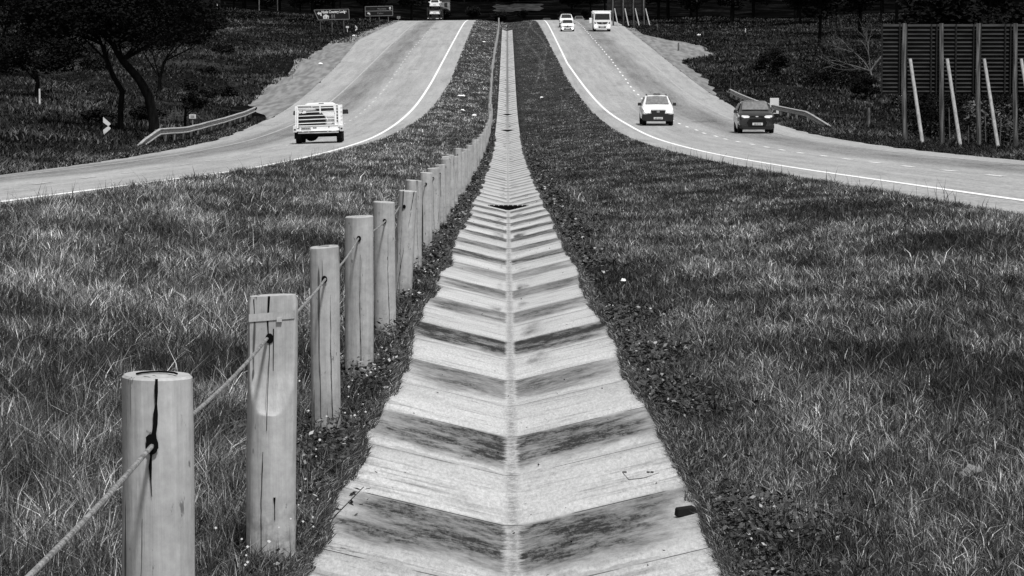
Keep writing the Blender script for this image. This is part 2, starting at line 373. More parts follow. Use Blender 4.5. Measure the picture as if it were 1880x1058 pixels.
# ------------------------------------------------------------------ ground, roads, channel
ys = np.concatenate([np.arange(-30, 640, 1.5), np.arange(640, 1000, 8), np.arange(1000, 3300, 40)])
cols = []
def addc(fn, dz=0): cols.append((fn, dz))
YY1 = ys
for d in (900, 500, 300, 200, 140, 110, 90, 75, 62, 52, 44, 37, 31, 26, 22, 18.5, 15.5, 13, 11, 9.2, 7.6, 6.2, 5, 4, 3, 2.2, 1.5, 1, .5, .2): addc(lambda Y, d=d: L_EDGE(Y) - d)
addc(L_EDGE); addc(lambda Y: L_EDGE(Y) + .15, -.12); addc(lambda Y: L_IN(Y) - .15, -.12); addc(L_IN)
for k in range(1, 15): addc(lambda Y, k=k: L_IN(Y) + (-.7 - L_IN(Y)) * k / 15)
addc(lambda Y: Y * 0 - .65, -.0); addc(lambda Y: Y * 0 - .58, -.25); addc(lambda Y: Y * 0 + .58, -.25); addc(lambda Y: Y * 0 + .65, -.0)
for k in range(1, 15): addc(lambda Y, k=k: .7 + (R_IN(Y) - .7) * k / 15)
addc(R_IN); addc(lambda Y: R_IN(Y) + .15, -.12); addc(lambda Y: R_EDGE(Y) - .15, -.12); addc(R_EDGE)
for d in (.2, .5, 1, 1.5, 2.2, 3, 4, 5, 6.2, 7.6, 9.2, 11, 13, 15.5, 18.5, 22, 26, 31, 37, 44, 52, 62, 75, 90, 110, 140, 200, 300, 500, 900): addc(lambda Y, d=d: R_EDGE(Y) + d)
XX = np.stack([f(ys) for f, _ in cols], 1); YY = np.repeat(ys[:, None], len(cols), 1)
ZZ = zg(XX, YY) + np.array([d for _, d in cols])[None, :] * np.where((np.abs(XX) < 1) & (YY > 424), 0, 1)
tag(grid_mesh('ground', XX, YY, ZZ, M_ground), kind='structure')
yr = np.arange(-30, 636, 1.5)
def strip(name, fa, fb, n, m, dz=0., y=yr, uvref=None, zf=zroad):
    A, B = fa(y), fb(y); t = np.linspace(0, 1, n)
    X = A[:, None] + (B - A)[:, None] * t[None]; Y = np.repeat(y[:, None], n, 1); Z = zf(X, Y) + dz
    uv = None
    if uvref is not None: uv = np.stack([np.abs(X - uvref(y)[:, None]) * np.where(np.abs(X) > np.abs(uvref(y))[:, None], 1, -1), Y], -1)
    return tag(grid_mesh(name, X, Y, Z, m, uv), kind='structure')
# ragged pavement edges
def rag(f, s, a=.10, seed=1): return lambda Y: f(Y) + s * a * (vn(Y, Y * 0, 2.3, seed) - .5) + s * a * .8 * (vn(Y, Y * 0, .7, seed + 9) - .5)
strip('road', rag(L_EDGE, 1, .3, 4), rag(L_IN, 1, .16, 5), 16, M_asph, .0, uvref=L_YEL)
strip('road', rag(R_IN, 1, .16, 6), rag(R_EDGE, 1, .3, 7), 16, M_asph, .0, uvref=R_YEL)
def line(f, w_, m=M_line, name='lane_marking', y=yr): return strip(name, lambda Y: f(Y) - w_ / 2, lambda Y: f(Y) + w_ / 2, 2, m, .006, y)
line(R_YEL, .17); line(L_YEL, .17); line(R_OUT, .13, M_faint); line(L_OUT, .13, M_faint)
M_faint2 = mat('worn_dash_paint', .36, .8, c2=.52, scale=(3,3,3))
def dashes(f, y0, per, ln, mt=M_line):
    b = MB(); y = y0
    while y < 600:
        jj = random.uniform(-.05, .05)
        for a, c in ((y, y + ln / 2), (y + ln / 2, y + ln)):
            xa, xc = float(f(a)) + jj, float(f(c)) + jj
            v = [(xx + s * .06, yy, float(zroad(xx + s * .06, yy)) + .007) for xx, yy in ((xa, a), (xc, c)) for s in (-1, 1)]
            b.add(v, [(0, 1, 3, 2)])
        y += per
    tag(b.build('lane_marking', mt), kind='structure')
dashes(R_DASH, 9.5, 7.1, 2.3); dashes(L_DASH, 12, 7.1, 2.3, M_faint2)
# gravel shoulders / off-road patches
def gstrip(y, fa, fb, n=12, name='gravel_shoulder'):
    A, B = fa(y), fb(y); t = np.linspace(0, 1, n); X = A[:, None] + (B - A)[:, None] * t[None]; Y = np.repeat(y[:, None], n, 1)
    Z = zg(X, Y) + .02 + .03 * np.sin(np.pi * t)[None]
    tag(grid_mesh(name, X, Y, Z, M_gravel), kind='structure')
yl = np.arange(196, 500, 1.)
gstrip(yl, lambda Y: L_EDGE(Y) - (.3 + 3.4 * sm((Y - 196) / 40) * (1 - .8 * sm((Y - 300) / 150)) + .8 * (vn(Y, Y * 0, 7, 30) - .5)), lambda Y: L_EDGE(Y) + .1)
yg = np.arange(236, 420, 1.)
gstrip(yg, lambda Y: R_EDGE(Y) - .1, lambda Y: R_EDGE(Y) + .25 + .8 * sm((Y - 236) / 30) + 4.2 * sm((Y - 305) / 14) * (1 - sm((Y - 345) / 45)) + .5 * (vn(Y, Y * 0, 5, 31) - .5))
# concrete V channel
yc = np.concatenate([np.arange(-6, 90, .25), np.arange(90, 424, 1.)])
u = np.array([-.655, -.625, -.5, -.35, -.2, -.1, -.04, 0, .04, .1, .2, .35, .5, .625, .655])
X = np.repeat(u[None], len(yc), 0); Y = np.repeat(yc[:, None], len(u), 1)
Z = prof(Y) - .15 * (1 - np.clip(np.abs(X), 0.03, .72) / .625) + .004
Z = Z + .006 * (np.floor((Y + 300 * 3.5 - 10.35) / 1.75) % 2)
tag(grid_mesh('drainage_channel', X, Y, Z, M_conc, smooth=False), kind='structure')
# far dry field
yf = np.arange(790, 945, 5.); tx = np.linspace(-3.5, 9.5, 20)
X = tx[None] * (yf[:, None] / 900) + np.sin(yf[:, None] * .07) * .5; Y = np.repeat(yf[:, None], 20, 1)
tag(grid_mesh('dry_field', X, Y, zg(X, Y) + .15, M_field), kind='structure')

# ------------------------------------------------------------------ grass
def blades(name, X, Y, h, wd, lean, tone, m, z=None, a=None):
    n = len(X); z = zg(X, Y) - .01 if z is None else z
    a = rng.uniform(0, 2 * np.pi, n) if a is None else a; b = rng.normal(0, .8, n)      # facing, bending direction roughly mixed
    ux, uy = np.cos(b), np.sin(b)
    lx, ly = np.cos(a) * lean * h, np.sin(a) * lean * h
    V = np.zeros((n, 5, 3), np.float32)
    for k, (sx, hh, ww) in enumerate(((-1, 0, 1), (1, 0, 1), (1, .55, .75), (-1, .55, .75), (0, 1, 0))):
        V[:, k, 0] = X + ux * sx * ww * wd / 2 + lx * hh ** 2; V[:, k, 1] = Y + uy * sx * ww * wd / 2 + ly * hh ** 2
        V[:, k, 2] = z + h * hh * np.sqrt(np.clip(1 - (lean * hh * .6) ** 2, .1, 1))
    base = np.arange(n)[:, None] * 5
    loops = (base + np.array([0, 1, 2, 3, 3, 2, 4])[None]).ravel()
    st = (np.arange(n)[:, None] * 7 + np.array([0, 4])[None]).ravel()
    return np_mesh(name, V.reshape(-1, 3), loops, st, m, np.repeat(tone, 5))
def scatter(y0, y1, dens, xa, xb, xmaxk=.165):
    """uniform points between xa(Y) and xb(Y), only where the frame (plus a margin) can see them"""
    ym = np.linspace(y0, y1, 400); lim = xmaxk * ym + .6
    wid = np.clip(np.minimum(np.maximum(np.abs(xa(ym)), np.abs(xb(ym))), lim) - np.minimum(np.abs(xa(ym)), np.abs(xb(ym))), 0, None)
    dn = dens(ym) * wid; c = np.concatenate([[0], np.cumsum((dn[1:] + dn[:-1]) / 2 * np.diff(ym))]); n = int(c[-1])
    Y = np.interp(rng.uniform(0, c[-1], n), c, ym); lo = np.minimum(np.abs(xa(Y)), np.abs(xb(Y)))
    hi = np.minimum(np.maximum(np.abs(xa(Y)), np.abs(xb(Y))), xmaxk * Y + .6)
    s = np.sign(xb(Y).mean() + xa(Y).mean()); return s * (lo + (hi - lo) * rng.uniform(0, 1, n)), Y
def median_grass(side):
    inn = (lambda Y: -.56 + 0 * Y) if side < 0 else (lambda Y: .56 + 0 * Y)
    outr = (lambda Y: L_IN(Y) - .06) if side < 0 else (lambda Y: R_IN(Y) + .06)
    dens = lambda Y: np.clip(9000 * (11. / np.maximum(Y, 9)) ** 1.55, 45, 9000)
    X, Y = scatter(8.0, 500, dens, inn, outr); n = len(X)
    # part of the blades spring from tufts and fan outward
    a0 = rng.uniform(0, 2 * np.pi, n); tuft = rng.uniform(0, 1, n) < .45; ts = .11 * (np.maximum(Y, 9) / 10) ** .5
    cx = (np.floor(X / ts) + vn(np.floor(X / ts) * 7.3, np.floor(Y / ts / 1.6) * 5.1, 1., 77)) * ts; cy = (np.floor(Y / ts / 1.6) + vn(np.floor(X / ts) * 3.7, np.floor(Y / ts / 1.6) * 9.1, 1., 78)) * ts * 1.6
    rr = np.abs(rng.normal(0, .16, n)) * ts; X = np.where(tuft, cx + rr * np.cos(a0), X); Y = np.where(tuft, cy + rr * np.sin(a0), Y)
    okk = (np.abs(X) > .60 + .10 * vn(X * 0, Y, .9, 51 + side) + .08 * vn(X * 0, Y, .3, 53 + side)) & (np.abs(X) < np.abs(outr(Y))) & (Y > 7.5); X, Y, a0, tuft = X[okk], Y[okk], a0[okk], tuft[okk]; n = len(X)
    nx = 2600; X = np.concatenate([X, side * rng.uniform(0, .66, nx)]); Y = np.concatenate([Y, rng.uniform(424, 478, nx)]); a0 = np.concatenate([a0, rng.uniform(0, 6.28, nx)]); tuft = np.concatenate([tuft, np.zeros(nx, bool)]); n = len(X)
    big = vn(X, Y * .35, .9, 11 + side) * .55 + vn(X, Y * .4, .3, 12 + side) * .45; pat = vn(X, Y * .3, 1.3, 14 + side) * .22 + vn(X, Y * .35, .45, 15 + side) * .32 + .23
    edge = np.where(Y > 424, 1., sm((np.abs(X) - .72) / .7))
    hb = (.115 if side < 0 else .068) * (.72 + .28 * edge) * (.55 + .9 * big) * np.clip(1.15 - Y / 900, .6, 1.2)
    h = hb * rng.uniform(.45, 1.35, n); tall = rng.uniform(0, 1, n) < .010; h = np.where(tall & (edge > .8), h * rng.uniform(1.4, 2.2, n), h)
    wd = .0026 * (np.maximum(Y, 9) / 10) ** .72 * rng.uniform(.6, 1.5, n)
    lean = np.abs(rng.normal(.75, .5, n)).clip(0, 1.7)
    r = rng.uniform(0, 1, n); k = 1.4 if side < 0 else 1.02
    straw = .30 * sm((pat - .35) / .35) + .10
    far = sm((Y - 25) / 120)
    tone = np.where(r < straw * .42, rng.uniform(.24, .62, n), np.where(r < straw * 1.5, rng.uniform(.07, .2, n), rng.uniform(.005, .04, n)))
    pat = pat * .66 + .34 * vn(X, Y * .45, .09 * (np.maximum(Y, 10) / 10) ** .5, 19 + side)
    tone = tone * k * .88 * (.26 + 1.30 * sm((pat - .2) / .6)) * (1.0 + .3 * far)
    if side > 0:
        tone = tone * (1 - .35 * sm((Y - 30) / 60))
        X_ = np.abs(X); trk = np.exp(-((X_ - 2.6 - .5 * np.sin(Y / 22)) / .14) ** 2) + np.exp(-((X_ - 3.6 - .5 * np.sin(Y / 25)) / .12) ** 2)
        tone = tone + .12 * trk * sm((Y - 240) / 40)
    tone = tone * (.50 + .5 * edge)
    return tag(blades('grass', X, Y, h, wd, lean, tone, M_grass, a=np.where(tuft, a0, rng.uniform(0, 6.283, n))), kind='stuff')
median_grass(-1); median_grass(1)
def overhang(side, Y): return (1 if side < 0 else .65) * (.055 * sm((vn(Y, Y * 0, 1.9, 71 + side) - .35) / .5) + .04 * vn(Y, Y * 0, .7, 73 + side) + .02 * vn(Y, Y * 0, .2, 75 + side))
def edge_tufts(side):
    n = 70000; Y = 8.3 + 160 * rng.uniform(0, 1, n) ** 2.1; oh = overhang(side, Y)
    a = .70 - (oh + .035) * rng.uniform(0, 1, n) ** 1.3; h = rng.uniform(.015, .07, n) * (.6 + oh * 5)
    r_ = rng.uniform(0, 1, n); tone = np.where(r_ < .10, rng.uniform(.18, .5, n), np.where(r_ < .4, rng.uniform(.05, .14, n), rng.uniform(.006, .035, n)))
    ang = np.where(rng.uniform(0, 1, n) < .6, (np.pi if side > 0 else 0) + rng.normal(0, .8, n), rng.uniform(0, 6.28, n))
    return tag(blades('grass', side * a, Y, h, .003 * (Y / 10) ** .7 * rng.uniform(.6, 1.5, n), np.abs(rng.normal(.9, .4, n)).clip(0, 1.7), tone * .9, M_grass, z=prof(Y) - .15 * (1 - np.minimum(a, .655) / .625), a=ang), kind='stuff')
edge_tufts(-1); edge_tufts(1)
# verge grass outside the roads
def verge(side):
    e = L_EDGE if side < 0 else R_EDGE
    gin = (lambda Y: e(Y) - .02) if side < 0 else (lambda Y: e(Y) + .02)
    outr = lambda Y: side * (18 + .14 * Y)
    dens = lambda Y: np.clip(34 * (90. / np.maximum(Y, 60)) ** 1.0, 5, 60)
    X, Y = scatter(55, 470, dens, gin, outr, .175); 
    if side < 0:   # bare gravel beside the far stretch
        keep = ~((Y > 200) & (Y < 360) & (np.abs(X) - np.abs(e(Y)) < 3.2)); X, Y = X[keep], Y[keep]
    else:
        keep = ~((Y > 238) & (Y < 400) & (np.abs(X) - np.abs(e(Y)) < 1.1 + 3.8 * sm((Y - 305) / 14) * (1 - sm((Y - 345) / 45)))); X, Y = X[keep], Y[keep]
    X2, Y2 = scatter(50, 260, lambda Y: 150 + 0 * Y, gin, lambda Y: e(Y) + side * 1.2, .175)   # dense fringe
    k2 = Y2 < (198 if side < 0 else 238); X2, Y2 = X2[k2], Y2[k2]
    X = np.concatenate([X, X2]); Y = np.concatenate([Y, Y2]); n = len(X)
    pat = vn(X, Y, 9, 21) * .5 + vn(X, Y * .6, 2.5, 22) * .5; d = np.abs(X) - np.abs(e(Y))
    h = rng.uniform(.08, .34, n) * (.4 + pat) * (.4 + .6 * sm(d / 1.5)); wd = .016 + .00028 * Y * rng.uniform(.6, 1.4, n)
    tone = np.where(rng.uniform(0, 1, n) < .05 + .45 * sm((pat - .52) / .2), rng.uniform(.03, .13, n), rng.uniform(.004, .018, n)) * (.2 + .9 * sm((pat - .25) / .5)) * (1 - .55 * sm((Y - 180) / 200))
    tone = tone * (.95 - .2 * sm((d - 2) / 8))
    # drier, paler swathes of grass on the banks
    for px, py, sx_, sy_, am in ((-33, 398, 5, 22, .13), (-22.6, 322, 1.6, 16, .12), (-27.5, 292, 3.5, 5, .08), (-40, 300, 4, 9, .08), (-22, 150, 3, 10, .03), (-31, 205, 6, 16, .04), (27, 398, 9, 9, .07), (33, 300, 8, 12, .05), (30, 345, 12, 8, .03)):
        g = np.exp(-((X - px) / sx_) ** 2 - ((Y - py) / sy_) ** 2) * sm((vn(X, Y * .4, 1.6, 61) - .3) / .4); tone = tone + am * g * rng.uniform(.2, 1.2, n)
    tone = np.where((d < .7) & (side < 0) & (Y < 190) & (rng.uniform(0, 1, n) < .3), rng.uniform(.06, .2, n), tone)
    return tag(blades('grass', X, Y, h, wd, np.abs(rng.normal(.8, .4, n)).clip(0, 1.6), tone, M_grass), kind='stuff')
verge(-1); verge(1)
# tall seeding stalks against the road edge
def stalks():
    n = 170; s = np.where(rng.uniform(0, 1, n) < .62, 1, -1); Y = 38 + 75 * rng.uniform(0, 1, n) ** 1.3
    X = np.where(s > 0, R_IN(Y) - np.abs(rng.normal(.25, .5, n)), L_IN(Y) + np.abs(rng.normal(.25, .5, n)))
    return tag(blades('grass', X, Y, rng.uniform(.2, .46, n), np.full(n, .010), np.abs(rng.normal(.3, .25, n)), rng.uniform(.015, .05, n), M_grass), kind='stuff')
stalks()

# broad-leaved weeds along the channel edges: many small folded leaves
def leaf_quads(C, size, tone, m, name, flat=.5):
    n = len(C); a = rng.uniform(0, 2 * np.pi, n)
    d = np.stack([np.cos(a), np.sin(a), rng.uniform(-.3, .9, n)], 1); d /= np.linalg.norm(d, axis=1, keepdims=True)
    s = np.cross(d, np.stack([rng.normal(0, flat, n), rng.normal(0, flat, n), np.ones(n)], 1)); s /= np.linalg.norm(s, axis=1, keepdims=True)
    sz = np.asarray(size)[:, None] if hasattr(size, '__len__') else np.full((n, 1), size)
    V = np.stack([C - d * sz * .5, C + s * sz * .32, C + d * sz * .62, C - s * sz * .32], 1)
    return np_mesh(name, V.reshape(-1, 3), np.arange(n * 4), np.arange(n) * 4, m, np.repeat(tone, 4) if tone is not None else None)
def weeds(name, X, Y, hgt, size, tone): 
    Z = zg(X, Y) + hgt; return tag(leaf_quads(np.stack([X, Y, Z], 1), size, tone, M_leafy, name, .7), kind='stuff')
def edge_weeds(side):
    n = 60000; Y = 8.5 + 150 * rng.uniform(0, 1, n) ** 2.0
    clump = vn(Y, Y * 0, 1.1, 41 + side); wav = .10 * (vn(Y, Y * 0, .8, 43 + side) - .5) + .05 * (vn(Y, Y * 0, .25, 44 + side) - .5)
    a = .70 - overhang(side, Y) + wav * .3 + np.abs(rng.normal(0, .15, n)) * (.5 + clump)
    keep = rng.uniform(0, 1, n) < .12 + .88 * sm((clump - .42) / .3); a, Y, clump = a[keep], Y[keep], clump[keep]; n = len(Y)
    hg = rng.uniform(.0, 1, n) ** 1.5 * (.05 + .11 * clump) * (1 if side < 0 else .6)
    sz = .0155 * (Y / 9) ** .6 * rng.uniform(.5, 1.5, n); r = rng.uniform(0, 1, n)
    tone = np.where(r < .06, rng.uniform(.15, .35, n), rng.uniform(.012, .06, n))
    return weeds('weeds', side * a, Y, hg, sz, tone)
edge_weeds(-1); edge_weeds(1)
# little pale daisies among the left weeds
n = 75; Y = 8.8 + 26 * rng.uniform(0, 1, n) ** 1.8; X = -(.64 + np.abs(rng.normal(0, .16, n)))
Zf = zg(X, Y) + rng.uniform(.06, .2, n)
V = np.zeros((n, 8, 3)); rr = .0045 * (Y / 9) ** .4 * rng.uniform(.6, 1.2, n)
for k in range(8):
    q = 2 * np.pi * k / 8; rk = rr * (1 if k % 2 == 0 else .72)
    V[:, k, 0] = X + rk * np.cos(q); V[:, k, 1] = Y + rk * np.sin(q) * .6; V[:, k, 2] = Zf + rk * np.sin(q) * .8
M_petal = mat('petals', .38, .8)
tag(np_mesh('daisy_flowers', V.reshape(-1, 3), np.arange(n * 8), np.arange(n) * 8, M_petal), kind='stuff')
blades_fl = tag(blades('flower_stems', X, Y, Zf - zg(X, Y), np.full(n, .003), np.full(n, .05), np.full(n, .03), M_grass), kind='stuff')

# ------------------------------------------------------------------ timber posts with the cable through them
def post_mesh(h, r, seed, notch=False, taper=.05, lop=0.):
    rs = random.Random(seed); n = 56 if notch else 28; zs = [-.25, 0, .1, .22, .34, .46, .56, .64, .70, .76, h - .02, h - .005, h] if not notch else [-.25, 0, .12, .24, .34, .40, .45, .468, .47, .472, .476, .482, .49, .50, .512, .525, .54, .56, .585, .61, .65, .70, .75, .79, h - .02, h]
    zs = [z for z in zs if z <= h]; vs = []; ph = [rs.uniform(0, 6.28) for _ in range(4)]
    for z in zs:
        rr = r * (1 - taper + taper * z / h * 2) 
        if z == h: rr *= .93
        for k in range(n):
            a = 2 * math.pi * k / n
            q = rr * (1 + .03 * math.sin(2 * a + ph[0] + z) + .02 * math.sin(3 * a + ph[1] + z * 3) + .010 * math.sin(7 * a + ph[2] + z) + .012 * math.sin(z * 9 + ph[3] + a))
            x, y = q * math.cos(a), q * math.sin(a)
            if notch:
                lim = -rr * (1.0 - .62 * min(1, max(0, (z - .47) / .13)) ** .62) if z > .469 else -9; 
                if y < lim: y = lim
            vs.append((x, y, z + (lop * x / r if z >= h - .03 else 0)))
    m = len(zs); top = len(vs); vs += [(.25 * r * math.cos(2 * math.pi * k / n), .25 * r * math.sin(2 * math.pi * k / n), h - .006) for k in range(n)]
    fs = [(i * n + k, i * n + (k + 1) % n, (i + 1) * n + (k + 1) % n, (i + 1) * n + k) for i in range(m) for k in range(n)]
    fs.append(tuple(top + k for k in range(n)))
    b = MB(); b.add(vs, fs); return b
def crack(b, r, path, w0, w1, yo=0.):
    """thin dark split running over the front of the post; path of (angle offset x, z)"""
    rs = random.Random(int(path[0][1] * 9999)); fine_ = []
    for (xa, za), (xb, zb_) in zip(path[:-1], path[1:]):
        m = max(2, int(abs(za - zb_) / .02)); fine_ += [(xa + (xb - xa) * q / m, za + (zb_ - za) * q / m) for q in range(m)]
    path = fine_ + [path[-1]]; vs = []; n = len(path); x_ = 0
    for i, (x, z) in enumerate(path):
        x_ += rs.uniform(-.0009, .0009); x += x_
        wd = (w0 + (w1 - w0) * i / (n - 1)) * rs.uniform(.45, 1.25)
        for s in (-1, 1):
            xx = x + s * wd; y = -math.sqrt(max(r * r - xx * xx, 0)) * 1.045 + yo
            vs.append((xx, y, z))
    b.add(vs, [(2 * i, 2 * i + 1, 2 * i + 3, 2 * i + 2) for i in range(n - 1)])
GRP = 'timber posts of the cable fence along the channel'
near = [  # x, y, height, radius
 (-.72, 6.5, .858, .074), (-.75, 10.0, .835, .074), (-.79, 13.8, .85, .062), (-.81, 17.4, .88, .074), (-.80, 20.8, .88, .067),
 (-.825, 25.0, .87, .073), (-.875, 29.9, .87, .075), (-.88, 34.4, .88, .066), (-.90, 39, .87, .072), (-.90, 43.4, .86, .074),
 (-.92, 47.5, .90, .076), (-.92, 51.6, .92, .070), (-.93, 55.6, .86, .072), (-.93, 60, .97, .074)]
labels = ['thick pale post nearest the camera, long black crack running down from its top',
 'pale post with a scooped flat notch and a strap round its top',
 'slim pale post with an open split in its top, behind the strapped notched post',
 'smooth pale post fourth from the camera, shadowed weeds at its left foot',
 'pale post fifth from the camera with peeling paint round its foot',
 'pale post sixth from the camera, a long diagonal crack down its face',
 'pale narrow-showing post seventh from the camera, just behind the diagonally cracked one',
 'pale post eighth from the camera, cable hole near its top',
 'pale post ninth from the camera in the overlapping row',
 'pale post tenth from the camera in the overlapping row',
 'taller pale post with a bright broken top, eleventh from the camera',
 'pale post right behind the one with the bright broken top',
 'pale post thirteenth from the camera, low beside taller ones',
 'taller pale post with a dark gap beside its top, fourteenth from the camera']
holes = []
def cable_hole(r, z, parent, x=0.):
    b = MB(); n = 14; b.add([(x + .0125 * math.cos(2 * math.pi * k / n), -r * 1.045 - .002, z + .016 * math.sin(2 * math.pi * k / n)) for k in range(n)], [tuple(range(n))])
    b.add([(x + .0125 * math.cos(2 * math.pi * k / n), -r * .9, z + .016 * math.sin(2 * math.pi * k / n)) for k in range(n)], [tuple(range(n))])
    return b.build('cable_hole', M_crack, parent)
for i, (x, y, h, r) in enumerate(near):
    z = G(x, y); e = empty('fence_post', (x, y, z), label=labels[i], cat='post', group=GRP)
    e.rotation_euler = ((random.uniform(-1, 1)) * R(.8), [0, R(.6), -R(.3), R(.2), -R(.3), R(3.0), 0, R(.5), 0, -R(.6), R(.4), 0, R(.5), 0][i], 0)
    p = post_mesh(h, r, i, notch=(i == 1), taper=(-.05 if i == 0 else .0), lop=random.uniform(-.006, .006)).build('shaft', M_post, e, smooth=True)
    hz = h - (.135, .13, .135, .115, .12, .12, .12, .12, .12, .12, .12, .12, .12, .12)[i]; hx = (-.003, -.006, .004, .0, .006, -.02, .0, 0, 0, 0, 0, 0, 0, 0)[i]
    hy = 0
    if i == 1: cable_hole(r * .375, hz, e, hx)
    else: cable_hole(r, hz, e, hx)
    holes.append((x + hx, y - (r * .38 if i == 1 else r), z + hz))
    b = MB()
    if i == 0:
        sp = MB(); vs = [(-.002 + q * .012 * math.cos(a), -r * 1.052, hz + .008 + q * .022 * math.sin(a)) for a, q in [(k * .449, (1, .85, 1.1, .9, .8, .95, 1.15)[k % 7]) for k in range(14)]]; sp.add(vs, [tuple(range(14))]); sp.build('dark_stain', M_crack, e)
        crack(b, r * 1.0, [(.008, h), (.006, h - .05), (.003, h - .09), (-.003, h - .125)], .0024, .0055)
        crack(b, r, [(-.004, hz + .0), (-.006, hz - .04), (-.004, hz - .10)], .005, .0006)
        crack(b, r, [(-.024, h - .28), (-.026, h - .36), (-.03, h - .5), (-.034, h - .8)], .0004, .0014)
        crack(b, r, [(.012, h - .4), (.010, h - .8)], .0005, .0012)
        t = MB(); pts = []
        for q in range(7):
            a = R(15) + q * R(25); pts.append((.042 * math.cos(a) , .052 * math.sin(a) - .012, h + .001))
        t.tube(pts, .0022, 5); t.build('crack', M_crack, e)
    elif i == 1:
        yo = r * .505
        for pa, w0, w1 in (([(-.008, h), (-.012, h - .08), (-.010, h - .115)], .0035, .0016), ([(-.006, h - .12), (-.006, h - .18), (-.008, h - .30), (-.010, h - .41)], .0012, .0008), ([(-.055, h - .01), (-.052, h - .06)], .0016, .0006), ([(.006, h - .10), (.006, h - .23)], .0016, .0008)):
            vs = []; n = len(pa)
            for k, (xx, zz) in enumerate(pa):
                wd = w0 + (w1 - w0) * k / (n - 1); yy = -r * .385 - .0012 if zz > .54 else -r * 1.02
                vs += [(xx - wd, yy, zz), (xx + wd, yy, zz)]
            b.add(vs, [(2 * k, 2 * k + 1, 2 * k + 3, 2 * k + 2) for k in range(n - 1)])
        crack(b, r, [(-.022, .36), (-.026, .2), (-.024, 0)], .0012, .001); crack(b, r, [(.014, .22), (.016, .15)], .003, .001)
        s = MB(); m = 28; vs = []
        for zz, k2 in ((-.012, 1), (.012, 1)):
            for k in range(m):
                a = 2 * math.pi * k / m; xx, yy = r * 1.045 * math.cos(a), r * 1.045 * math.sin(a)
                yy = max(yy, -r * .42); vs.append((xx, yy, h - .062 + zz + xx * .09))
        s.add(vs, [(k, (k + 1) % m, (k + 1) % m + m, k + m) for k in range(m)]); st_ = s.build('strap', M_post, e, smooth=True); st_['label'] = 'painted-over metal strap with a small buckle'
        MB().box((.024, -r * .45, h - .072), (.016, .006, .013)).build('buckle', M_post, st_)
    else:
        rs = random.Random(50 + i); x0 = rs.uniform(-.5, .5) * r
        crack(b, r * 1.0, [(x0, h - .2), (x0 - .003, h * .5), (x0 + .004, .1)], .0006, .0018)
        if i == 2: crack(b, r, [(-.046, h - .25), (-.045, .4), (-.043, .02)], .0008, .0026)
        if i == 5: crack(b, r, [(.05, h), (.036, h - .14)], .005, .002); crack(b, r, [(.034, h - .16), (-.02, .35), (-.045, .1)], .0012, .0022)
        if i in (2,): MB().add([(-.03, -.03, h + .002), (.02, -.038, h + .002), (.024, .0, h + .002), (-.02, .006, h + .002)], [(0, 1, 2, 3)]).build('split', M_crack, e)
        if i == 13: crack(b, r, [(-.045, h), (-.046, h - .3)], .006, .004)
        if i == 10: MB().loft([(-.05, [(.0, h - .01), (.07, h - .01), (.05, h + .02), (0, h + .03)]), (.05, [(0, h - .01), (.06, h - .01), (.05, h + .03), (0, h + .035)])]).build('broken_top', M_post, e)
    b.build('crack', M_crack, e)
proto = [post_mesh(hh, rr, 90 + k).build('fence_post', M_post, None, smooth=True) for k, (hh, rr) in enumerate(((.87, .072), (.90, .068), (.85, .075), (.93, .07), (.88, .065)))]
used = set(); seq = []
y = 64.
while y < 207: seq.append((-.93 - .0004 * (y - 64), y, 0)); y += 3.9
y = 199.
while y < 464: seq.append((-1.2 - .10 * math.sin(y / 37.), y, 1)); y += 3.9
for j, (x, y, run) in enumerate(seq):
    k = j % 5
    o = proto[k] if k not in used else proto[k].copy()
    if k in used: COL.objects.link(o)
    used.add(k); x += random.uniform(-.03, .03); o.location = (x, y, G(x, y)); o.rotation_euler = (random.uniform(-.02, .02), random.uniform(-.025, .025), random.uniform(0, 6))
    if run == 0:
        lab = 'pale post in the dense overlapping part of the nearer row, beyond the first fourteen' if y < 120 else 'far pale post at the dip end of the nearer row'
    else:
        lab = 'tiny pale post in the far row of the fence climbing to the crest' if y > 300 else 'small pale post low in the far row, just past the dip'
    if j == len(seq) - 1: lab = 'tiny last post of the far row, standing on the crest'
    tag(o, lab, 'post', GRP)
    if run == 0: holes.append((x, y - .07, G(x, y) + .76))
# cable
pts = [(-.69, 2.9, .12 + G(-.7, 2.9) + .62)]; 
prev = (-.70, 3.0, G(-.7, 3.0) + .72)
chain = [prev] + holes; pts = []
for a, c in zip(chain[:-1], chain[1:]):
    for q in range(8):
        t = q / 8; s = -.018 * 4 * t * (1 - t) * (1 + .3 * math.sin(a[1]))
        pts.append((a[0] + (c[0] - a[0]) * t, a[1] + (c[1] - a[1]) * t, a[2] + (c[2] - a[2]) * t + s))
pts.append(chain[-1])
tag(MB().tube(pts, .0050, 8).build('steel_cable', M_cable, None, smooth=True), 'grey twisted steel cable strung through the holes of the pale posts', 'cable')

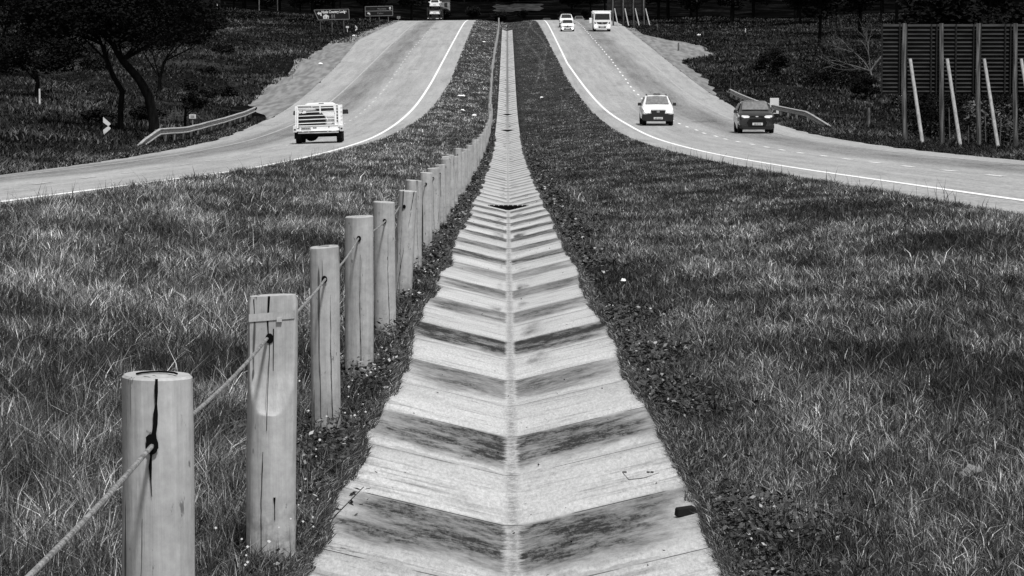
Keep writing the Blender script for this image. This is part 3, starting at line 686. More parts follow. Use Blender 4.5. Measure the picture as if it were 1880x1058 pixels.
# ------------------------------------------------------------------ channel details
def grate(y, wdt, n, lab, deep=.03):
    e = empty('drain_grate', (0, y, float(prof(y))), label=lab, cat='drain grate', group='slotted grates across the channel')
    half = wdt / 2; zt = -.15 + .15 * half / .625 + .006
    b = MB(); b.add([(-half, 0, zt), (half, 0, zt), (0, 0, -.148)], [(0, 1, 2)]); b.add([(-half, 0, zt - .001), (half, 0, zt - .001), (half * .9, .22, zt - .001), (-half * .9, .22, zt - .001)], [(0, 1, 2, 3)])
    b.build('opening', M_crack, e)
    MB().box((0, .24, zt + .002), (wdt * .95, .03, .012)).build('frame', M_galv, e)
    for k in range(n):
        xx = -half + wdt * (k + .5) / n
        MB().box((xx, .10, zt + .006), (wdt / n * .22, .26, .012)).build('bar', M_galv, e)
    return e
grate(58.5, .76, 9, 'wide dark V-shaped slot with pale bars, nearest of the channel grates')
grate(183, .80, 9, 'small dotted grate at the dip of the channel, lower of the two')
grate(214, .80, 9, 'small dotted grate just above the dip of the channel')
M_leafl = mat('dead_leaf', .02, .9, c2=.12, scale=(60,60,60))
def litter(name, x, y, size, lab, cat, m, hz=.01, seed=0, dz=0):
    rs = random.Random(seed); b = MB(); n = 9; vs = []
    for k in range(n):
        a = 2 * math.pi * k / n; q = rs.uniform(.6, 1); vs.append((size[0] * q * math.cos(a), size[1] * q * math.sin(a), size[2] * rs.uniform(.1, .6)))
    vs += [(v[0] * .5, v[1] * .5, size[2] * rs.uniform(.8, 1.2)) for v in vs]; 
    b.add(vs, [(k, (k + 1) % n, (k + 1) % n + n, k + n) for k in range(n)] + [tuple(range(n, 2 * n)), tuple(range(n))[::-1]])
    o = b.build(name, m); o.location = (x, y, G(x, y) + dz); return tag(o, lab, cat)
o = MB().box((0, 0, .018), (.075, .05, .03), taper=.15).build('rubber_block', M_rubber, bevel=.004); o.location = (.605, 11.3, G(.605, 11.3)); o.rotation_euler = (0, R(-6), R(12)); tag(o, 'small black block lying where the grass meets the right channel edge', 'block')
litter('stone', 1.72, 12.1, (.06, .05, .04), 'pale half-buried stone in the grass near the right edge', 'stone', M_signg, seed=1, dz=.02)
litter('clod', .0, 11.95, (.012, .012, .012), 'tiny dark clod in the groove of the channel, nearest the camera', 'clod', M_leafl, seed=2)
for k in range(1):
    n = 240; Y = 9.5 + 60 * rng.uniform(0, 1, n) ** 1.7; X = rng.uniform(-.58, .58, n); Z = prof(Y) - .15 * (1 - np.abs(X) / .625) + .012
    tag(leaf_quads(np.stack([X, Y, Z], 1), .012 * (Y / 10) ** .5 * rng.uniform(.3, 1.3, n), rng.uniform(.005, .06, n), M_leafy, 'leaf_litter', .2), kind='stuff')
M_paper = mat('paper', .75, .7)
for k, (x, y, s, lab) in enumerate((
  (-3.35, 236, .35, 'white scrap lying on the median grass left of the fence, by the dip'), (-2.1, 205, .22, 'small white scrap just left of the far fence row'), (-2.9, 211, .16, 'tiny round white scrap left of the far fence row'),
  (2.45, 236, .16, 'small white scrap on the median grass right of the channel'), (-2.6, 365, .22, 'tiny white dot of litter on the left median near the crest'), (.95, 27.2, .03, 'white fleck of litter in weeds at the right channel edge'))):
    litter('litter', x, y, (s, s * .7, .1 if s > .1 else .03), lab, 'litter', M_paper, seed=20 + k, dz=.06)
# runner weed lying on the slab at right
b = MB(); p0 = Vector((.575, 12.7, G(.575, 12.7) + .01)); b.tube([p0, p0 + Vector((-.06, -.05, -.012)), p0 + Vector((-.12, -.06, -.018)), p0 + Vector((-.14, .02, -.004))], .0018, 5)
for dxx in (-.03, -.045, -.135, -.14): b.box(tuple(p0 + Vector((dxx, -.06, .012))), (.010, .008, .006), rz=dxx * 20)
tag(b.build('runner_weed', M_leafl), 'thin dark runner weed with buds creeping onto the slab from the right', 'weed')
# leafy seedling at the foot of the third post
def seedling(x, y, h, n, lab, seed, lean=.2):
    rs = random.Random(seed); e = empty('seedling', (x, y, G(x, y)), label=lab, cat='plant')
    b = MB(); b.tube([(0, 0, 0), (lean * h * .3, 0, h * .5), (lean * h, 0, h)], [.003, .0025, .0015], 5); b.build('stem', M_leafl, e)
    C = []; 
    for k in range(n):
        t = rs.uniform(.1, 1); C.append((lean * h * t + rs.uniform(-.07, .07) * (1.2 - t), rs.uniform(-.05, .05), h * t))
    o = leaf_quads(np.array(C), np.array([rs.uniform(.014, .03) for _ in C]), np.array([rs.uniform(.012, .06) for _ in C]), M_leafy, 'leaves', .4); o.parent = e
seedling(-.745, 13.5, .19, 60, 'dark leafy weed growing at the foot of the slim third post', 5)
seedling(-.66, 14.2, .10, 40, 'low dark leafy weed right of the slim third post, at the channel edge', 6)
seedling(-.96, 13.0, .22, 40, 'spindly dark weed between the notched post and the slim post', 8, -.8)
seedling(-.62, 10.4, .2, 26, 'thin weed with small dark buds leaning over the left channel edge', 9, .7)

# ------------------------------------------------------------------ text
def text(s, size, m, parent, loc, rot=(R(90), 0, 0), name='lettering', sx=1., bold=.0, align='LEFT'):
    c = bpy.data.curves.new(name, 'FONT'); c.body = s; c.size = size; c.extrude = .004; c.offset = bold; c.align_x = align
    c.materials.append(m); o = bpy.data.objects.new(name, c); COL.objects.link(o); me = bpy.data.meshes.new_from_object(o); me.name = name; bpy.data.objects.remove(o)
    if not me.materials: me.materials.append(m)
    o = bpy.data.objects.new(name, me); COL.objects.link(o); o.parent = parent; o.location = loc; o.rotation_euler = rot; o.scale = (sx, 1, 1); return o
# ------------------------------------------------------------------ vehicles: local +Y runs back from the camera-facing end, z up
def wheel(parent, x, y, r, w_=.22, dish=None):
    b = MB(); n = 22
    prof_ = [(-w_ / 2, r * .62), (-w_ / 2, r * .93), (-w_ / 2 + .03, r), (w_ / 2 - .03, r), (w_ / 2, r * .93), (w_ / 2, r * .62)]
    vs = [(px, q * math.cos(2 * math.pi * k / n), q * math.sin(2 * math.pi * k / n)) for px, q in prof_ for k in range(n)]
    m = len(prof_); b.add(vs, [(i * n + k, i * n + (k + 1) % n, ((i + 1) % m) * n + (k + 1) % n, ((i + 1) % m) * n + k) for i in range(m) for k in range(n)])
    t = b.build('wheel', M_rubber, parent, smooth=True); t.location = (x, y, r)
    s = 1 if x > 0 else -1
    rb = MB(); rb.disc((0, 0, 0), r * .62, w_ * .7); 
    for k in range(5):
        a = 2 * math.pi * k / 5; rb.box((s * w_ * .38, r * .33 * math.cos(a), r * .33 * math.sin(a)), (.02, r * .5, r * .16), rx=a)
    rb.build('rim', M_galv, t); return t
def ring(hl, zl, hm, zm, hb, zb, ht, zt):
    """lower edge, widest point, belt line, roof or bonnet"""
    return [(0, zl), (hl, zl), (hm, zm), (hb, zb), (ht, zt - .06), (ht * .82, zt - .01), (0, zt)]
def mirror(parent, x, y, z, m, w_=.2, h=.16):
    b = MB(); s = 1 if x > 0 else -1
    b.loft([(y - .06, [(0, 0)] * 3)]) if False else None
    b.box((x + s * w_ * .6, y, z), (w_, .12, h), taper=.15); b.box((x + s * .02, y, z - h * .3), (.16, .05, .04)); return b.build('mirror', m, parent, bevel=.02)
def quad(name, pts, m, parent, t=.012, axis=(0, -1, 0)): return MB().plate(pts, t, axis).build(name, m, parent)
def hexlamp(name, cx, cz, w_, h, y, s, m, parent, slant=.25):
    pts = [(cx - s * w_ / 2, y, cz - h * .05), (cx - s * w_ * .3, y, cz + h * .42), (cx + s * w_ * .48, y + .04, cz + h * .5), (cx + s * w_ * .5, y + .05, cz - h * slant), (cx + s * w_ * .2, y + .02, cz - h * .5), (cx - s * w_ * .35, y, cz - h * .45)]
    if s < 0: pts = pts[::-1]
    return quad(name, pts, m, parent, .03)
def ovalbadge(parent, y, z, w_, h, m, ringed=True):
    b = MB(); n = 18; vs = []
    for k in range(n):
        a = 2 * math.pi * k / n; vs += [(w_ / 2 * math.cos(a), y, z + h / 2 * math.sin(a)), (w_ * .36 * math.cos(a), y, z + h * .33 * math.sin(a))]
    b.add(vs, [(2 * k, 2 * k + 1, (2 * k + 3) % (2 * n), (2 * k + 2) % (2 * n)) for k in range(n)])
    if ringed:
        b.box((0, y, z), (w_ * .16, .004, h * .8)); b.box((0, y, z + h * .12), (w_ * .7, .004, h * .16))
    else: b.add([(w_ * .36 * math.cos(2 * math.pi * k / n), y, z + h * .33 * math.sin(2 * math.pi * k / n)) for k in range(n)], [tuple(range(n))])
    return b.build('badge', m, parent)
def place(e, x, y, s=1., roll=0):
    e.location = (x, y, float(zroad(x, y)) + .01); sl_ = math.atan((float(zroad(x, y + 3)) - float(zroad(x, y))) / 3); e.rotation_euler = (sl_, roll, 0); e.scale = (s, s, s)

def front_pickup(name, lab, dark_bumper=True, lit=True):
    e = empty(name, label=lab, cat='pickup')
    b = MB()
    b.loft([(0.00, ring(.70, .62, .80, .74, .78, .86, .62, .95)), (.10, ring(.80, .45, .87, .68, .83, .90, .72, 1.01)), (.95, ring(.84, .42, .89, .70, .86, .98, .78, 1.09)), (1.30, ring(.84, .38, .89, .72, .86, 1.06, .80, 1.13)),
            (2.00, ring(.84, .36, .89, .72, .86, 1.10, .63, 1.62)), (2.5, ring(.84, .36, .89, .72, .86, 1.10, .64, 1.66)), (3.3, ring(.84, .36, .89, .72, .86, 1.10, .63, 1.64)), (3.62, ring(.84, .36, .89, .72, .86, 1.10, .60, 1.50)), (3.64, ring(.84, .40, .88, .72, .86, .98, .80, 1.04)), (5.2, ring(.84, .45, .88, .72, .86, .98, .80, 1.04))])
    b.build('body', M_white, e, smooth=True)
    quad('windscreen', [(-.655, 1.34, 1.17), (.655, 1.34, 1.17), (.56, 1.95, 1.575), (.0, 1.95, 1.60), (-.56, 1.95, 1.575)], M_glass2 if lit else M_glass, e, .03, (0, -.55, .83))
    for s in (-1, 1):
        quad('side_window', [(s * .85, 1.75, 1.13), (s * .85, 3.3, 1.13), (s * .675, 3.2, 1.54), (s * .675, 2.12, 1.54)], M_glass, e, .02, (s, 0, .3))
        hexlamp('headlight', s * .61, .845, .31, .25, -.01, s, M_lit if lit else M_lamp, e)
        mirror(e, s * .86, 1.55, 1.17, M_black, .20, .17)
        for y in (.85, 4.05): wheel(e, s * .74, y, .36, .25)
        quad('fog_recess', [(s * .5, -.045, .52), (s * .74, -.03, .56), (s * .72, -.03, .36), (s * .56, -.045, .34)][::s], M_rubber, e, .01)
    g = MB().plate([(-.42, .0, .86), (.42, .0, .86), (.36, -.01, .66), (-.36, -.01, .66)], .03)
    g = g.build('grille', M_black, e)
    for zz in (.72, .80): MB().box((0, -.04, zz), (.72, .012, .012)).build('grille_bar', M_dim, g)
    ovalbadge(e, -.045, .775, .17, .12, M_silver)
    bm = MB(); bm.loft([(-.06, [(0, .26), (.66, .26), (.78, .34), (.80, .60), (.40, .665), (0, .665)]), (.10, [(0, .24), (.74, .24), (.85, .32), (.865, .66), (.5, .70), (0, .70)]), (.3, [(0, .24), (.74, .24), (.865, .32), (.872, .66), (.5, .70), (0, .70)])])
    bm.build('bumper', M_black if dark_bumper else M_white, e, smooth=True)
    p = MB().box((0, -.075, .42), (.50, .015, .115)).build('number_plate', M_plate, e); text('HZG 162 MP', .085, M_dim, p, (0, -.09, .39), align='CENTER', sx=.85)
    for s in (-1, 1): 
        MB().tube([(s * .52, 2.1, 1.64), (s * .56, 2.2, 1.70), (s * .56, 3.2, 1.70), (s * .52, 3.3, 1.64)], .018, 6).build('roof_rail', M_black, e)
    MB().box((.02, 2.2, 1.72), (.38, .12, .06)).build('light_bar', M_black, e, bevel=.01)
    b = MB(); b.box((0, 2.7, .30), (1.3, 4.2, .12)); b.build('chassis', M_rubber, e)
    return e
hil = front_pickup('pickup_truck', 'white pickup with black bumper and lit headlights in the lane beside the median')
place(hil, 8.12, 176.2, .97)

def suv():
    e = empty('compact_suv', label='dark grey compact car with oval badge and pale windscreen, beside the right guard rail', cat='car')
    b = MB()
    b.loft([(0, ring(.60, .30, .72, .50, .74, .76, .60, .86)), (.12, ring(.74, .22, .86, .50, .84, .82, .70, .92)), (.85, ring(.82, .20, .89, .60, .86, .96, .76, 1.07)), (1.05, ring(.82, .20, .89, .62, .86, 1.0, .76, 1.10)),
            (1.75, ring(.82, .20, .89, .62, .86, 1.02, .62, 1.50)), (2.3, ring(.82, .20, .89, .62, .86, 1.02, .64, 1.56)), (3.3, ring(.82, .22, .89, .62, .86, 1.02, .60, 1.52)), (3.85, ring(.80, .25, .88, .62, .84, 1.02, .60, 1.20)), (4.0, ring(.78, .3, .84, .62, .80, .98, .58, 1.05))])
    b.build('body', M_greycar, e, smooth=True)
    quad('windscreen', [(-.66, 1.06, 1.12), (.66, 1.06, 1.12), (.57, 1.70, 1.475), (0, 1.70, 1.49), (-.57, 1.70, 1.475)], M_glass2, e, .03, (0, -.55, .83))
    MB().box((-.1, 1.02, 1.085), (.75, .03, .02), ry=R(3)).build('wiper', M_rubber, e)
    for s in (-1, 1):
        quad('side_window', [(s * .86, 1.45, 1.06), (s * .86, 3.3, 1.08), (s * .66, 3.1, 1.44), (s * .665, 1.95, 1.44)], M_glass, e, .02, (s, 0, .3))
        hexlamp('headlight', s * .55, .815, .40, .135, .0, s, M_lamp, e, .1)
        mirror(e, s * .86, 1.35, 1.05, M_black, .17, .15)
        for y in (.80, 3.3): wheel(e, s * .76, y, .33, .22)
        quad('fog_lamp', [(s * .55, -.01, .50), (s * .68, .02, .52), (s * .66, .02, .42), (s * .56, -.01, .42)][::s], M_dim, e, .01)
    g = MB().plate([(-.36, -.01, .84), (.36, -.01, .84), (.33, -.015, .80), (-.33, -.015, .80)], .015).build('grille', M_rubber, e)
    MB().plate([(-.38, -.02, .70), (.38, -.02, .70), (.50, -.03, .52), (.40, -.03, .34), (-.40, -.03, .34), (-.50, -.03, .52)], .015).build('lower_grille', M_rubber, e)
    ovalbadge(e, -.04, .82, .15, .05, M_signw, False)
    MB().loft([(-.03, [(0, .20), (.62, .20), (.74, .27), (.72, .36), (0, .34)]), (.2, [(0, .18), (.74, .18), (.86, .27), (.86, .40), (0, .38)])]).build('skirt', M_black, e)
    p = MB().box((.03, -.06, .46), (.50, .015, .12)).build('number_plate', M_plate, e); text('JZB 027 MP', .085, M_dim, p, (.03, -.075, .43), align='CENTER', sx=.85)
    MB().tube([(0, 2.2, 1.55), (0, 2.35, 1.68)], .006, 4).build('aerial', M_rubber, e)
    MB().box((0, 2.1, .24), (1.4, 3.4, .10)).build('chassis', M_rubber, e)
    return e
eco = suv(); place(eco, 12.12, 158.9, 1.0)

def lorry():
    e = empty('tipper_lorry', label='white lorry with a high white load box, cresting the hill in the right lane', cat='lorry')
    cab = MB(); cab.loft([(0, [(0, .42), (.98, .42), (1.06, .60), (1.08, 1.42), (.98, 2.30), (.88, 2.38), (0, 2.40)]), (.12, [(0, .40), (1.05, .40), (1.10, .62), (1.11, 1.45), (1.02, 2.36), (.9, 2.44), (0, 2.46)]), (1.7, [(0, .40), (1.05, .40), (1.10, .62), (1.11, 1.45), (1.04, 2.36), (.9, 2.46), (0, 2.48)])])
    cab.build('cab', M_white, e, smooth=True)
    quad('windscreen', [(-.95, -.0, 1.50), (.95, -.0, 1.50), (.90, .0, 2.24), (-.90, .0, 2.24)], M_glass, e, .02)
    g = MB().plate([(-.72, -.0, 1.20), (.72, -.0, 1.20), (.60, -.0, 1.0), (.30, 0, .93), (-.30, 0, .93), (-.60, 0, 1.0)], .02).build('grille', M_black, e)
    ovalbadge(e, -.04, 1.08, .26, .15, M_silver)
    for k in range(3): MB().box((-.45 + k * .36, .0, 2.02), (.16, .02, .3)).build('seat', M_dull, e).location = (0, .05, 0)
    for s in (-1, 1):
        quad('headlight', [(s * (.82 + .15 * math.cos(q * .7854)), -.0, .70 + .13 * math.sin(q * .7854)) for q in range(8)][::s], M_lit, e, .03)
        quad('indicator', [(s * .80, -.0, 1.12), (s * 1.0, -.0, 1.26), (s * .96, 0, .98), (s * .82, 0, 1.0)][::s], M_dim, e, .02)
        quad('side_window', [(s * 1.1, .25, 1.5), (s * 1.1, 1.2, 1.5), (s * 1.05, 1.2, 2.2), (s * 1.05, .3, 2.2)], M_glass, e, .02, (s, 0, .1))
        MB().box((s * 1.22, .05, 1.95), (.10, .16, .55)).build('mirror', M_black, e, bevel=.02)
        for y in (1.1, 4.6, 5.6): wheel(e, s * .92, y, .46, .30)
    b = MB().box((0, -.06, .58), (.95, .02, .16)); b.build('bumper_slot', M_black, e)
    MB().box((0, .02, .38), (2.1, .2, .12)).build('underrun_bar', M_dull, e)
    MB().box((0, 3.6, .70), (.9, 5.6, .25)).build('chassis', M_rubber, e)
    l = MB(); l.box((0, 4.3, 1.65), (2.34, 4.6, 1.5)); l.box((0, 2.0, 2.52), (2.38, .1, .14)); l.build('load_box', M_white, e, bevel=.01)
    for k in range(6): MB().box((-1.18, 2.3 + k * .8, 1.65), (.05, .08, 1.5)).build('rib', M_dull, bpy.data.objects[e.children[-1].name])
    MB().box((-1.42, 2.4, 1.30), (.34, .5, .7)).build('side_tank', M_white, e, bevel=.05)
    p = MB().box((0, -.07, .58), (.5, .012, .11)).build('number_plate', M_plategrey, e)
    return e
lor = lorry(); place(lor, 11.65, 402, .97)

def hatch():
    e = empty('hatchback', label='small silvery white hatchback in front of the white double cab, near the crest', cat='car')
    b = MB()
    b.loft([(0, ring(.60, .24, .72, .45, .74, .66, .58, .76)), (.12, ring(.72, .2, .84, .46, .82, .72, .66, .84)), (.85, ring(.8, .2, .86, .55, .82, .88, .72, .98)), (1.1, ring(.8, .2, .86, .55, .82, .9, .72, 1.0)), (1.85, ring(.8, .2, .86, .55, .82, .92, .56, 1.38)), (2.6, ring(.8, .2, .86, .55, .82, .94, .56, 1.42)), (3.5, ring(.8, .25, .86, .55, .82, .94, .52, 1.30)), (4.0, ring(.74, .3, .82, .55, .78, .9, .5, 1.0))])
    b.build('body', M_white, e, smooth=True)
    quad('windscreen', [(-.64, 1.12, 1.02), (.64, 1.12, 1.02), (.53, 1.8, 1.375), (-.53, 1.8, 1.375)], M_glass, e, .03, (0, -.5, .86))
    for s in (-1, 1):
        quad('side_window', [(s * .82, 1.5, .97), (s * .82, 3.2, .98), (s * .60, 3.1, 1.30), (s * .60, 2.0, 1.32)], M_glass, e, .02, (s, 0, .3))
        hexlamp('headlight', s * .58, .66, .34, .12, .0, s, M_signw, e, .1); mirror(e, s * .83, 1.45, .96, M_black, .15, .13)
        quad('daytime_lamp', [(s * .50, -.02, .40), (s * .72, .0, .42), (s * .72, .0, .30), (s * .52, -.02, .28)][::s], M_lit, e, .03)
        for y in (.8, 3.25): wheel(e, s * .74, y, .31, .2)
    MB().plate([(-.5, -.02, .68), (0, -.03, .64), (.5, -.02, .68), (.40, -.02, .60), (0, -.03, .54), (-.40, -.02, .60)], .015).build('grille', M_black, e)
    MB().plate([(-.42, -.02, .42), (.42, -.02, .42), (.48, -.02, .26), (-.48, -.02, .26)], .015).build('lower_grille', M_black, e)
    MB().plate([(-.09, -.05, .66), (0, -.05, .76), (.09, -.05, .66), (0, -.05, .56)], .01).build('badge', M_black, e)
    MB().box((0, -.05, .36), (.5, .012, .10)).build('number_plate', M_plate, e)
    MB().box((0, 2.0, .22), (1.4, 3.4, .1)).build('chassis', M_rubber, e)
    return e
hat = hatch(); place(hat, 7.42, 402.5, .98)
h2 = front_pickup('double_cab', 'white double cab right behind the small hatchback on the crest', dark_bumper=False, lit=False); place(h2, 7.62, 421, 1.02)
for q in [c for c in h2.children_recursive if c.name.startswith(('light_bar', 'fog_recess'))]: bpy.data.objects.remove(q)
# a grey car and a dark car only just showing over the crest
def far_car(name, x, y, m, lab, top=1.5):
    e = empty(name, label=lab, cat='car'); b = MB(); k = top / 1.5
    b.loft([(0, ring(.7, .3, .84, .5, .8, .75 * k, .7, .88 * k)), (.9, ring(.8, .25, .87, .55, .84, .9 * k, .76, 1.0 * k)), (1.6, ring(.8, .25, .87, .55, .84, .95 * k, .64, 1.42 * k)), (3.2, ring(.8, .25, .87, .55, .84, .95 * k, .64, 1.5 * k)), (4.3, ring(.78, .3, .84, .55, .8, .9 * k, .6, 1.05 * k))]); b.build('body', m, e, smooth=True)
    quad('windscreen', [(-.66, .98, 1.06 * k), (.66, .98, 1.06 * k), (.56, 1.55, 1.405 * k), (-.56, 1.55, 1.405 * k)], M_glass, e, .03, (0, -.5, .86))
    for s in (-1, 1):
        mirror(e, s * .84, 1.3, 1.0 * k, m, .16, .14); hexlamp('headlight', s * .55, .7, .34, .14, 0, s, M_lamp, e)
        for yy in (.8, 3.4): wheel(e, s * .76, yy, .33, .2)
    place(e, x, y); return e
far_car('far_car', 12.45, 566, M_signg, 'grey car just rising over the crest between the lorry and the hatchback', 1.75)
far_car('far_car', 7.0, 578, M_black, 'dark car roof just showing over the crest left of the right road', 1.6)

def bakkie():
    """seen from behind: dropside pickup with a rail cage, origin under the tailboard"""
    e = empty('dropside_pickup', label='white dropside pickup with a railed cage and dark load, driving away on the left road', cat='pickup')
    MB().loft([(0, [(0, .52), (.92, .52), (1.0, .56), (1.0, .62), (0, .62)]), (2.5, [(0, .52), (.92, .52), (1.0, .56), (1.0, .62), (0, .62)])]).build('load_bed', M_white, e)
    t = MB(); t.box((0.02, -.02, .64), (1.62, .05, .25)); t.box((0.02, -.05, .75), (1.66, .04, .03)); t.box((0, -.05, .53), (1.66, .04, .03)); t = t.build('tailboard', M_white, e)
    p = MB().box((-.52, -.055, .64), (.42, .012, .12)).build('number_plate', M_plategrey, t); text('DXD 764 MP', .07, M_dim, p, (-.52, -.068, .61), align='CENTER', sx=.85)
    text('ISUZU', .055, M_rubber, t, (-.22, -.05, .635), bold=.003)
    quad('sticker', [(.42, -.05, .69), (.48, -.05, .69), (.45, -.05, .63)], M_dim, t, .004)
    bp = MB(); bp.box((0, -.10, .45), (1.7, .08, .05)); bp.box((-.4, -.06, .48), (.06, .1, .1)); bp.box((.4, -.06, .48), (.06, .1, .1)); bp.build('bumper', M_galv, e)
    for s in (-1, 1):
        b = MB()
        for k in range(5): b.box((s * .93, 1.25, .80 + k * .17), (.03, 2.5, .045))
        for yy in (0.02, .85, 1.65, 2.45): b.box((s * .93, yy, 1.1), (.045, .045, .98))
        b.build('side_rails', M_white, e)
        MB().box((s * .965, 1.25, .66), (.04, 2.5, .24)).build('side_board', M_white, e)
        b = MB(); b.box((s * .98, -.04, .62), (.16, .10, .28)); lamp = b.build('tail_lamp', M_dull, e, bevel=.015)
        MB().box((s * .98, -.095, .60), (.08, .012, .06)).build('lens', M_dim, lamp)
        wheel(e, s * .86, .75, .34, .24); wheel(e, s * .82, 3.75, .34, .22)
        mirror(e, s * .90, 3.15, 1.28, M_black, .26, .19)
        MB().box((s * .9, .42, .34), (.26, .02, .28)).build('mud_flap', M_rubber, e)
    # rear gate of slats
    g = MB()
    for k in range(5): g.box((-.06, -.01, .86 + k * .155), (1.56, .03, .032), ry=R(-.8))
    for xx in (-.86, .74, .88): g.box((xx, 0, 1.12), (.065, .045, .94))
    g.box((0, 0, 1.60), (1.72, .045, .05)); g.build('gate', M_white, e)
    MB().box((.80, .02, 1.10), (.15, .03, .95)).build('gate_panel', M_dull, e)
    for k, zz in enumerate((1.42, 1.30, 1.16, 1.04, .92)): MB().box((.81, -.002, zz), (.055, .006, .05 + .02 * (k % 2))).build('sticker', M_dim, e)
    # load: pale sheet over a dark box and a pale board
    MB().loft([(.35, [(0, .64), (.55, .64), (.62, .95), (.50, 1.24), (0, 1.30)]), (2.2, [(0, .64), (.55, .64), (.60, .95), (.48, 1.22), (0, 1.28)])]).build('dark_load', M_black, e).location = (-.30, -.25, 0)
    MB().plate([(-.88, .05, 1.62), (-.3, .05, 1.60), (-.22, .05, 1.50), (-.05, .05, 1.38), (-.45, .05, 1.36), (-.85, .05, 1.42)], .30, (0, 1, 0)).build('pale_sheet', M_dull, e)
    MB().plate([(.30, .30, .68), (.68, .30, .68), (.68, .30, 1.30), (.12, .30, 1.30), (.40, .30, 1.02)], .05, (0, 1, 0)).build('pale_board', M_white, e)
    quad('pale_scrap', [(-.42, .28, .86), (-.30, .28, .84), (-.22, .28, .70), (-.27, .28, .68)], M_dull, e, .02)
    # cab
    c = MB(); c.loft([(2.58, ring(.80, .45, .86, .75, .84, 1.1, .60, 1.64)), (2.75, ring(.80, .4, .87, .75, .85, 1.12, .64, 1.70)), (3.5, ring(.80, .4, .87, .75, .85, 1.12, .62, 1.70)), (4.1, ring(.80, .4, .87, .75, .84, 1.08, .76, 1.14)), (5.0, ring(.76, .45, .84, .7, .78, .9, .66, 1.0))])
    cb = c.build('cab', M_white, e, smooth=True)
    quad('rear_window', [(-.62, 2.55, 1.18), (.62, 2.55, 1.18), (.56, 2.56, 1.54), (-.56, 2.56, 1.54)], M_glass, e, .02)
    MB().box((0, 2.52, 1.36), (.06, .03, .40)).build('window_bar', M_white, e); MB().box((.05, 2.6, 1.66), (.22, .03, .03)).build('brake_lamp', M_dim, e)
    for s in (-1, 1): quad('side_window', [(s * .86, 2.85, 1.14), (s * .86, 3.8, 1.14), (s * .68, 3.45, 1.58), (s * .68, 2.9, 1.58)], M_glass, e, .02, (s, 0, .3))
    MB().disc((-.38, 1.9, .40), .33, .20, 'y').build('spare_wheel', M_rubber, e)
    ch = MB(); ch.box((0, 2.3, .42), (.9, 4.2, .14)); ch.box((0, .75, .32), (1.5, .12, .12)); ch.box((0, .4, .42), (1.5, .5, .1)); ch.build('chassis', M_rubber, e)
    MB().box((-.56, 1.0, .36), (.12, .1, .05)).build('exhaust', M_silver, e)
    return e
bk = bakkie(); place(bk, -7.93, 137.3, 1.0, -R(2.2)); bk.rotation_euler = (bk.rotation_euler[0], -R(1.6), R(1.0))

# car transporter cut off by the crest with two white pickups on it
e = empty('car_transporter', label='dark car transporter seen from behind, its wheels hidden by the crest', cat='lorry')
b = MB()
for s in (-1, 1):
    b.box((s * 1.2, 4, 1.2), (.10, 8, .16)); b.box((s * 1.2, 4, 2.35), (.10, 8, .14))
    for yy in (0, 2.6, 5.2, 8): b.box((s * 1.2, yy, 1.75), (.12, .14, 1.3))
b.box((0, 4, .82), (2.4, 8, .10)); b.box((0, 4, 2.12), (2.3, 8, .08)); b.box((0, 0, .62), (2.5, .15, .28)); b.build('frame', M_black, e)
b = MB(); b.loft([(8.6, [(0, .5), (1.2, .5), (1.24, 1.5), (1.15, 2.7), (0, 2.8)]), (10.4, [(0, .5), (1.2, .5), (1.24, 1.5), (1.1, 2.6), (0, 2.7)])]); b.build('cab', M_black, e)
for s in (-1, 1):
    MB().box((s * 1.08, -.09, .62), (.16, .03, .1)).build('tail_lamp', M_signw, e)
    for yy in (1.4, 2.6, 9.2): wheel(e, s * 1.0, yy, .48, .3)
MB().box((.42, -.09, .60), (.45, .02, .10)).build('number_plate', M_plate, e); MB().box((-.6, -.09, .56), (.35, .02, .06)).build('reflector', M_signg, e)
place(e, -11.75, 531, .98)
def rear_pickup(lab):
    e = empty('carried_pickup', label=lab, cat='pickup', group='white pickups on the transporter')
    b = MB(); b.loft([(0, ring(.78, .45, .86, .6, .84, .92, .80, 1.02)), (1.5, ring(.82, .4, .88, .7, .86, .98, .80, 1.04)), (1.52, ring(.82, .36, .88, .72, .86, 1.08, .60, 1.55)), (1.8, ring(.82, .36, .88, .72, .86, 1.10, .64, 1.68)), (3.1, ring(.82, .36, .88, .72, .86, 1.10, .62, 1.66)), (3.8, ring(.82, .36, .88, .72, .86, 1.06, .78, 1.12)), (5.0, ring(.76, .5, .82, .72, .76, .86, .62, .95))])
    b.build('body', M_white, e, smooth=True)
    quad('rear_window', [(-.62, 1.47, 1.14), (.62, 1.47, 1.14), (.56, 1.49, 1.52), (-.56, 1.49, 1.52)], M_glass, e, .03)
    MB().box((0, -.04, .52), (1.5, .10, .10)).build('bumper', M_dull, e, bevel=.01); MB().box((0, -.02, .70), (.46, .012, .11)).build('number_plate', M_plategrey, e)
    for s in (-1, 1):
        MB().box((s * .78, -.015, .82), (.11, .03, .28)).build('tail_lamp', M_signg, e); mirror(e, s * .86, 3.0, 1.2, M_white, .18, .18)
        for yy in (1.0, 4.1): wheel(e, s * .74, yy, .36, .24)
    return e
lo = rear_pickup('white pickup on the lower deck of the car transporter'); up = copy_tree(lo); up['label'] = 'white pickup on the upper deck of the car transporter, highest on the crest'
for o, dz_ in ((lo, .87), (up, 2.17)):
    place(o, -11.75, 531.2, .98); o.location.z += dz_ * .98

